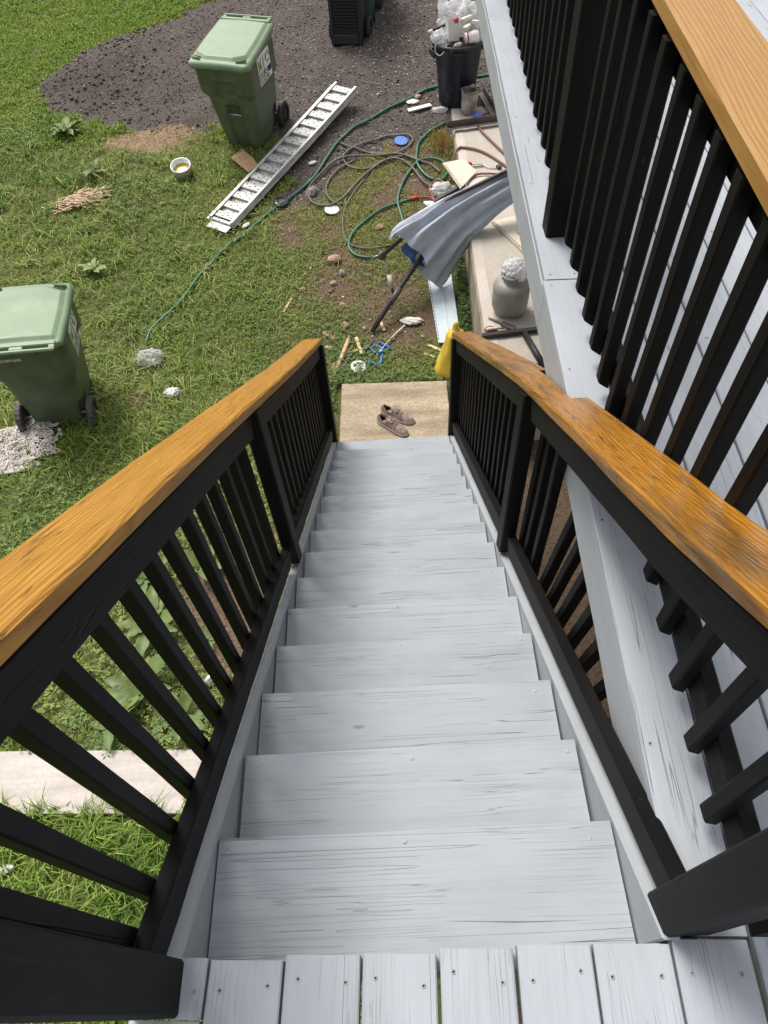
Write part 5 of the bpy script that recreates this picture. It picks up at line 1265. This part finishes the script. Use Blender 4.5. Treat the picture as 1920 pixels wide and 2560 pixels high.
# ================================================================== shoes on the pad
def shoe(label, heel, toe, flip=1):
    h_, t_ = Vector((*heel, .0605)), Vector((*toe, .0605)); e = empty('sneaker', h_, label=label, cat='shoe', group='pair of taupe sneakers'); e.matrix_world = frame(h_, t_)
    L = (t_ - h_).length
    ws = lambda u: float(np.interp(u, [0, .06, .2, .42, .68, .85, .95, 1], [.022, .034, .039, .036, .049, .046, .032, .012]))
    cy = lambda u: flip * float(np.interp(u, [0, .3, .6, 1], [0, .003, -.006, -.004]))
    ht = lambda u: float(np.interp(u, [0, .05, .15, .3, .42, .6, .8, .93, 1], [.07, .088, .078, .076, .088, .066, .052, .042, .022]))
    S, U = [], []
    for i in range(27):
        u = i / 26; w_ = ws(u); c_ = cy(u); H = ht(u)
        S.append([(u * L, c_ + (w_ + .004) * math.cos(a_), (.0 if math.sin(a_) < 0 else .024 + (.008 if u < .2 else 0)) ) if abs(math.sin(a_)) > .2 else (u * L, c_ + (w_ + .007) * math.cos(a_), .012) for a_ in [2 * math.pi * k / 16 for k in range(16)]])
        ring = []
        for k in range(17):
            a_ = math.pi * k / 16; cs, sn = math.cos(a_), math.sin(a_)
            ring.append((u * L, c_ + w_ * math.copysign(abs(cs) ** .75, cs) * (1 - .25 * sn), .018 + (H - .018) * sn ** .8))
        U.append(ring)
    ob('sole', loft_me('sole', S, MT['sole'], False), e)
    n = 17; V = [v for r in U for v in r]; F = []
    for i in range(26):
        for k in range(16):
            u = (i + .5) / 26; kk = abs(k + .5 - 8)
            if .07 < u < .40 and kk < 4.3 * math.sin(math.pi * (u - .05) / .40) + .8: continue
            F.append((i * n + k, i * n + k + 1, (i + 1) * n + k + 1, (i + 1) * n + k))
    me = mk('upper', V, F, MT['shoe'], True); up_ = ob('upper', me, e)
    md = up_.modifiers.new('thick', 'SOLIDIFY'); md.thickness = .006; md.offset = -1
    ob('insole', prism_me('insole', [(u * L, cy(u) + s_ * ws(u) * .82) for s_, us in ((1, np.linspace(.04, .5, 8)), (-1, np.linspace(.5, .04, 8))) for u in us], .006, MT['shoein'], .026), e)
    ob('tongue', strap('tongue', [(.33 * L, cy(.33), .092), (.40 * L, cy(.4), .086), (.52 * L, cy(.52), .078)], .05, .006, MT['shoe']), e)
    lc = []
    for k in range(6):
        u = .44 + .035 * k
        for s_ in ((-1, 1) if k % 2 else (1, -1)): lc.append((u * L + (.006 if s_ > 0 else 0), cy(u) + s_ * ws(u) * .42, ht(u) + .004 - .010 * 1))
        lc.append((u * L + .006, cy(u), ht(u) + .007))
    ob('lace', tube_me('lace', catmull(lc, 4), .0028, MT['lace'], 6), e)
    ob('lace', tube_me('lace', catmull([(.45 * L, cy(.45), .09), (.40 * L, cy(.4) + .03, .10), (.48 * L, cy(.5) + .055, .07), (.55 * L, cy(.5) + .03, .075), (.47 * L, cy(.45), .09), (.50 * L, cy(.5) - .045, .085), (.62 * L, cy(.6) - .04, .07), (.60 * L, cy(.6) + .01, .073)], 5), .0028, MT['lace'], 6), e)
shoe('dusty taupe sneaker on the pad, the one farther from the stairs', (-.085, 4.005), (.195, 3.835), 1)
shoe('dusty taupe sneaker on the pad, the one nearer the stairs', (-.12, 3.90), (.125, 3.685), -1)

# ================================================================== rope heap beside the left bin
POLY = [(-3.75, 3.58), (-3.45, 3.56), (-3.1, 3.70), (-2.83, 3.78), (-2.93, 3.92), (-3.02, 4.10), (-3.2, 4.18), (-3.45, 4.06), (-3.75, 3.98)]
def inside(x, y): return bool(inpoly(np.array([x]), np.array([y]), POLY)[0])
r_ = random.Random(5); p = Vector((-3.3, 3.9, .03)); d = 0.0; path = []; turn = 0.0
for k in range(9500):
    turn = turn * .88 + r_.gauss(0, .30); d += turn
    q = p + Vector((math.cos(d), math.sin(d), 0)) * .0115
    if not inside(q.x, q.y):
        d = math.atan2(3.92 - p.y, -3.3 - p.x) + r_.gauss(0, .7); turn = 0; q = p + Vector((math.cos(d), math.sin(d), 0)) * .0115
    hgt = .03 + .07 * max(0, 1 - ((q.x + 3.3) / .5) ** 2 - ((q.y - 3.98) / .33) ** 2)
    q.z = .022 + hgt * (.5 + .5 * mnoise.noise(Vector((k * .017, 0, 3)))) + .02 * abs(mnoise.noise(Vector((k * .08, 7, 3)))); path.append(q.copy()); p = q
thing('rope_heap', tube_me('rope_heap', path, .0047, MT['rope'], 5), 'tangled heap of off white rope on the grass by the left bin', 'rope')
thing('flattened_cloth', crumple_me('flattened_cloth', .30, .07, .02, MT['rope'], 71, 4, .25, 2.5), 'flat dirty white cloth along the near edge of the rope heap', 'cloth', (-3.42, 3.62, .018), (0, 0, .12))

# ================================================================== small litter on the ground
def litter(name, me, label, cat, x, y, dz=.01, rot=(0, 0, 0), group=None):
    return thing(name, me, label, cat, (x, y, gz(x, y) + dz), rot, group)
def stick(name, p, q, w_, th, mat, label, cat, dz=.02, group=None):
    P0, P1 = Vector((*p, gz(*p) + dz)), Vector((*q, gz(*q) + dz))
    return thing(name, board_me(name, (P1 - P0).length, w_, th, mat, .002, 4, .002), label, cat, group=group, mw=frame(P0, P1))
e = empty('wooden_handle', (-.45, 4.7, .02), label='worn wooden tool handle lying left of the path to the pad', cat='tool handle'); e.location = (0, 0, 0)
ob('shaft', tube_me('shaft', [(-.365, 5.02, gz(-.36, 5.0) + .03), (-.385, 4.95, gz(-.38, 4.95) + .032), (-.46, 4.72, gz(-.46, 4.7) + .03), (-.53, 4.52, .03), (-.575, 4.38, .026)], [.017, .024, .019, .016, .017], MT['batwood'], 12), e); rebase(e, (-.45, 4.7, .02))
stick('wood_shim', (-.305, 5.0), (-.255, 4.79), .032, .008, MT['rawwood'], 'pale wood shim slanting beside the wooden handle', 'wood shim', .035)
stick('wood_shim', (-.405, 4.835), (-.235, 4.86), .024, .008, MT['rawwood'], 'pale wood shim lying crosswise under the slanted shim', 'wood shim')
stick('wood_shim', (-.065, 5.22), (-.025, 5.08), .03, .008, MT['rawwood'], 'short pale wood shim beside the foot of the umbrella mast', 'wood shim')
stick('wood_shim', (.39, 4.865), (.575, 4.73), .03, .008, MT['rawwood'], 'upper of two pale wood shims by the yellow sack', 'wood shim')
stick('wood_shim', (.345, 4.755), (.535, 4.655), .028, .008, MT['rawwood'], 'lower of two pale wood shims by the yellow sack', 'wood shim')
stick('black_strip', (-.155, 4.935), (-.265, 4.775), .032, .012, MT['blackpl'], 'black plastic strip beside the blue twine', 'plastic strip', .035)
stick('black_strip', (-.365, 4.80), (-.44, 4.605), .035, .012, MT['blackpl'], 'black plastic strip beside the wooden handle', 'plastic strip', .03)
stick('wood_chip', (-.63, 5.11), (-.50, 5.02), .05, .014, MT['chip'], 'reddish wood chip beyond the end of the left railing', 'wood chip')
stick('wood_chip', (-.61, 4.93), (-.54, 4.90), .045, .012, MT['chip'], 'small reddish wood chip next to the left railing post', 'wood chip')
stick('wood_chip', (-.55, 4.70), (-.51, 4.62), .05, .02, MT['chip'], 'tan wood chip left of the wooden handle', 'wood chip')
stick('wood_stick', (-1.03, 5.40), (-.95, 5.58), .022, .01, MT['rawwood'], 'lone pale stick lying in the grass', 'stick')
thing('white_rod', tube_me('white_rod', catmull([(.18, 5.12, gz(.18, 5.1) + .03), (.10, 5.04, gz(.1, 5.0) + .03), (0, 4.91, gz(0, 4.9) + .03), (-.11, 4.76, .05)], 5), .0065, MT['whitepl'], 8), 'thin white rod pointing at the blue twine', 'rod')
litter('work_glove', crumple_me('work_glove', .10, .05, .022, MT['paper'], 81, 4, .3, 2.0), 'crumpled grey white rag at the end of the white rod', 'rag', .25, 5.18, .02, (0, 0, -.1))
thing('blue_twine', tube_me('blue_twine', on_ground([(-.09, 4.925), (-.05, 4.90), (0.0, 4.86), (.01, 4.83), (-.05, 4.80), (-.11, 4.785), (-.15, 4.82), (-.155, 4.86), (-.12, 4.88), (-.07, 4.85), (-.06, 4.80), (-.10, 4.77)], .025, 6), .0085, MT['blue'], 7), 'bright blue twine coil on the grass', 'twine')
thing('blue_twine', tube_me('blue_twine', on_ground([(-.20, 4.685), (-.15, 4.66), (-.10, 4.64), (-.075, 4.66), (-.065, 4.73), (-.05, 4.76)], .025, 6), .0095, MT['blue'], 7), 'short bright blue twine piece nearer the landing pad', 'twine')
for k, (x, y, r, m_, la) in enumerate(((-.51, 6.08, .075, 'rock', 'large tan stone left of the umbrella'), (-.02, 6.52, .05, 'rock', 'tan stone inside the green hose bend'), (-.43, 5.89, .05, 'rockg', 'flat grey stone below the large tan stone'), (-.43, 5.45, .045, 'rock', 'brown stone left of the umbrella mast'), (-.52, 5.76, .04, 'rockg', 'small grey stone in the thin grass'), (-.41, 5.18, .05, 'rock', 'tan stone near the wood shims'), (.06, 8.80, .03, 'rock', 'small pinkish stone on the gravel'), (-.84, 5.70, .035, 'rock', 'little tan stone in the grass'), (-.75, 7.15, .09, 'rockg', 'grey stone half sunk between ramp and hose'), (.05, 4.98, .03, 'rockg', 'small pale stone by the white rod'))):
    litter('stone', rock_me('stone', r, MT[m_], k * 3.3 + 1), la, 'stone', x, y, r * .2, (0, 0, k * .9))
litter('red_chip', crumple_me('red_chip', .035, .02, .008, MT['reddisc'], 84, 2, .2), 'dull red plastic chip in the thin grass', 'plastic chip', -.55, 5.65, .015, (0, 0, .8))
e = empty('cardboard_piece', (-1.54, 7.68, gz(-1.54, 7.68) + .03), label='torn brown cardboard sheet on the grass beside the ramp', cat='cardboard'); e.location = (0, 0, 0)
cz_ = gz(-1.54, 7.68)
me = mk('sheet', [(-1.70, 7.77, cz_ + .05), (-1.48, 7.47, cz_ + .02), (-1.37, 7.58, cz_ + .035), (-1.43, 7.70, cz_ + .055), (-1.57, 7.89, cz_ + .085)], [(0, 1, 2, 3, 4)], MT['kraft']); o = ob('sheet', me, e); md = o.modifiers.new('t', 'SOLIDIFY'); md.thickness = .005; rebase(e, (-1.54, 7.68, cz_))
tb = empty('plastic_tub', (-2.25, 7.60, gz(-2.25, 7.6) + .0), (.25, 0, 0), label='white plastic tub of yellow water sunk in the grass', cat='tub')
ob('tub', lathe_me('tub', [(.10, 0), (.112, .11), (.118, .115), (.118, .125), (.106, .122), (.098, .03), (.02, .025)], MT['whitepl'], 32), tb); ob('water', lathe_me('water', [(.09, .05), (.1015, .062), (.05, .063)], MT['yellowliq'], 24), tb)
V, F = [], []; q = random.Random(9)
for k in range(420):
    bx, by = q.gauss(0, .12), q.gauss(0, .055); by += bx * .35; a_ = .35 + q.gauss(0, .6); l_ = q.uniform(.04, .14); z_ = gz(-3.41 + bx, 7.22 + by) - gz(-3.41, 7.22) + q.uniform(.03, .06)
    d_ = Vector((math.cos(a_), math.sin(a_), q.uniform(-.1, .15))) * l_; w_ = Vector((-d_.y, d_.x, 0)).normalized() * q.uniform(.003, .009); p = Vector((bx, by, z_))
    b0 = len(V); V += [p - w_, p + w_, p + d_ + w_ * .6, p + d_ - w_ * .6]; F.append((b0, b0 + 1, b0 + 2, b0 + 3))
tag(litter('dry_straw', mk('dry_straw', V, F, MT['straw']), 'flattened patch of pale dry straw in the long grass', 'straw', -3.41, 7.22, 0), kind='stuff')
litter('clear_wrap', crumple_me('clear_wrap', .12, .10, .05, MT['clear'], 95, 4, .4, 2.0), 'crumpled clear plastic wrap in the grass above the railing', 'plastic wrap', -2.32, 4.89, .04)
litter('paper_tissue', crumple_me('paper_tissue', .07, .05, .035, MT['paper'], 97, 4, .4, 2.0), 'crumpled white tissue on the lawn', 'tissue', -2.04, 4.42, .035)
litter('paper_scrap', crumple_me('paper_scrap', .055, .03, .012, MT['paper'], 99, 3, .3), 'white paper scrap at the lower end of the ramp', 'paper scrap', -1.47, 6.66, .03, (0, 0, 1.0))
litter('paper_scrap', crumple_me('paper_scrap', .05, .03, .012, MT['paper'], 101, 3, .3), 'white paper scrap right of the ramp middle', 'paper scrap', -.75, 7.62, .02, (0, 0, .6))
litter('paper_scrap', crumple_me('paper_scrap', .06, .025, .012, MT['paper'], 103, 3, .3), 'white paper scrap at the left edge below the walk', 'paper scrap', -2.46, .42, .05, (0, 0, .2))
stick('white_trim', (.40, 8.40), (.68, 8.50), .07, .012, MT['whitepl'], 'short white trim board on the gravel by the trash can', 'trim board', .03)
litter('broken_plate', crumple_me('broken_plate', .075, .055, .015, MT['whitepl'], 105, 3, .25), 'broken white plate on the gravel near the hose', 'plate', .47, 8.60, .015)
litter('broken_plate', crumple_me('broken_plate', .045, .05, .02, MT['chip'], 106, 3, .25), 'reddish broken shell piece beside the white plate', 'shell piece', .53, 8.70, .02)
litter('plastic_film', crumple_me('plastic_film', .09, .04, .03, MT['bag'], 107, 3, .35), 'small white film scrap at the far slab corner', 'plastic film', .78, 8.40, .02)
e = empty('drink_can', (-1.35, 1.58, .03), (0, math.radians(90), math.radians(55)), label='crushed silver drink can under the left railing', cat='can')
ob('can', lathe_me('can', [(.025, -.06), (.032, -.052), (.033, 0), (.031, .02), (.033, .05), (.026, .06)], MT['foil'], 24, True, .12), e); ob('rim', lathe_me('rim', [(.026, .058), (.028, .061), (.024, .063)], MT['galv'], 24), e)

# ================================================================== weeds with leaves one can tell apart
def leaf_mesh(L, W, mat, wave, seed, cup=.25):
    V, F = [], []; n = 10
    for i in range(n + 1):
        t = i / n; w_ = W * math.sin(math.pi * min(1, t * .93 + .05)) ** .8 * (1 - .35 * t); z = L * (.32 * t - .42 * t * t)
        for s_ in (-1, -.5, 0, .5, 1):
            V.append((t * L, s_ * w_ / 2, z + cup * abs(s_) * w_ / 2 + wave * (abs(s_) > .7) * math.sin(t * 21 + s_ * 1.3 + seed) ))
    for i in range(n):
        for k in range(4): F.append((i * 5 + k, i * 5 + k + 1, i * 5 + k + 6, i * 5 + k + 5))
    return mk('leaf', V, F, mat, True)
LV = [leaf_mesh(.22, .105, MT['leaf'], .007, 1), leaf_mesh(.17, .095, MT['leaf'], .007, 2), leaf_mesh(.19, .085, MT['leaf'], .006, 3), leaf_mesh(.15, .09, MT['leafl'], .004, 4)]
def dock(label, x, y, n, sc_, pale=False, seed=0, cat='weed'):
    e = empty('dock_plant', (x, y, gz(x, y)), label=label, cat=cat, group='broad leaved dock weeds'); q = random.Random(seed)
    ob('stem', tube_me('stem', [(0, 0, -.02), (0, 0, .05 * sc_)], [.012 * sc_, .006 * sc_], MT['stem'], 7), e)
    for k in range(n):
        a_ = k * 2.4 + q.uniform(-.4, .4); s_ = sc_ * q.uniform(.65, 1.15)
        o = ob('leaf', LV[3] if pale else LV[k % 3], e, (.012 * math.cos(a_), .012 * math.sin(a_), .03 * sc_ + .012 * (k % 4)), (q.uniform(-.3, .3), q.uniform(-.55, -.1), a_)); o.scale = (s_, s_, s_)
dock('pale leaved weed in the long grass right of the left bin', -3.05, 6.12, 8, 1.0, True, 1)
dock('dark leafy weed at the left edge of the gravel bed', -3.74, 8.45, 15, 1.0, False, 2)
dock('leafy weed in the long grass above the straw patch', -3.30, 7.68, 8, .8, False, 3)
dock('broad leaved dock under the left railing, farthest from the walk', -1.95, 2.38, 9, 1.35, False, 4)
dock('broad leaved dock under the left railing beside the bare soil', -1.52, 2.48, 7, 1.2, False, 5)
dock('broad leaved dock midway under the left railing', -1.85, 1.98, 8, 1.35, False, 6)
dock('broad leaved dock close to the concrete walk', -1.80, 1.50, 10, 1.45, False, 7)
dock('small dock pressed against the walk edge', -1.98, 1.26, 6, 1.1, False, 8)
dock('dock at the walk edge nearest the stairs', -1.52, 1.30, 6, 1.1, False, 9)
def feather(label, x, y, sc_, seed):
    """mugwort-like rosette: feathery fronds"""
    q = random.Random(seed); V, F = [], []
    for k in range(9):
        a_ = k * .7 + q.uniform(-.2, .2); L = .11 * sc_ * q.uniform(.7, 1.1)
        for i in range(1, 7):
            t = i / 6; c_ = Vector((math.cos(a_), math.sin(a_), .45 - .5 * t)) * L * t
            for s_ in (-1, 1):
                d_ = Vector((math.cos(a_ + s_ * .8), math.sin(a_ + s_ * .8), .05)) * .035 * sc_ * (1.2 - t); pn = Vector((-d_.y, d_.x, 0)) * .22
                b0 = len(V); V += [c_, c_ + d_ * .55 + pn, c_ + d_, c_ + d_ * .55 - pn]; F.append((b0, b0 + 1, b0 + 2, b0 + 3))
    e = empty('feathery_weed', (x, y, gz(x, y) + .03), label=label, cat='weed', group='feathery weeds by the walk')
    ob('foliage', mk('foliage', V, F, MT['weed']), e); ob('stem', tube_me('stem', [(0, 0, -.04), (0, 0, .05 * sc_)], .004, MT['stem'], 6), e)
feather('feathery bright green weed next to the walk, nearest the stairs', -1.62, 1.22, 1.5, 1)
feather('feathery bright green weed next to the walk, leftmost', -2.0, 1.16, 1.5, 2)
feather('feathery yellow green weed among the docks', -1.70, 1.75, 1.2, 3)
feather('feathery weed left of the docks in front of the walk', -2.25, 1.35, 1.3, 4)
feather('feathery weed between the docks and the bare soil', -1.42, 1.85, 1.2, 5)
# dry tuft against the slab
V, F = [], []; q = random.Random(3)
for k in range(260):
    a_ = q.uniform(0, 6.28); bx, by = q.gauss(0, .05), q.gauss(0, .09); h_ = q.uniform(.08, .2); l_ = q.uniform(.02, .09)
    p = Vector((bx, by, 0)); t_ = p + Vector((math.cos(a_) * l_, math.sin(a_) * l_, h_)); w_ = Vector((-math.sin(a_), math.cos(a_), 0)) * .004
    b0 = len(V); V += [p - w_, p + w_, t_]; F.append((b0, b0 + 1, b0 + 2))
litter('dry_grass_tuft', mk('dry_grass_tuft', V, F, MT['dry']), 'tuft of golden dry grass against the slab side', 'grass tuft', .74, 7.80, 0)
bpy.data.objects['dry_grass_tuft']['kind'] = 'stuff'
# tall dry stalks in front of the upper bin
e = empty('dry_stalks', (-1.85, 8.2, gz(-1.85, 8.2)), label='thin dry weed stalks beside the bin at the gravel edge', cat='weed')
for k in range(9):
    a_ = q.uniform(0, 6.28); x, y = q.gauss(0, .10), q.gauss(0, .07); h_ = q.uniform(.2, .45)
    ob('stalk', tube_me('stalk', catmull([(x, y, -.02), (x + .02 * math.cos(a_), y + .02 * math.sin(a_), h_ * .5), (x + .09 * math.cos(a_), y + .09 * math.sin(a_), h_)], 4), .0028, MT['dry'], 5), e)
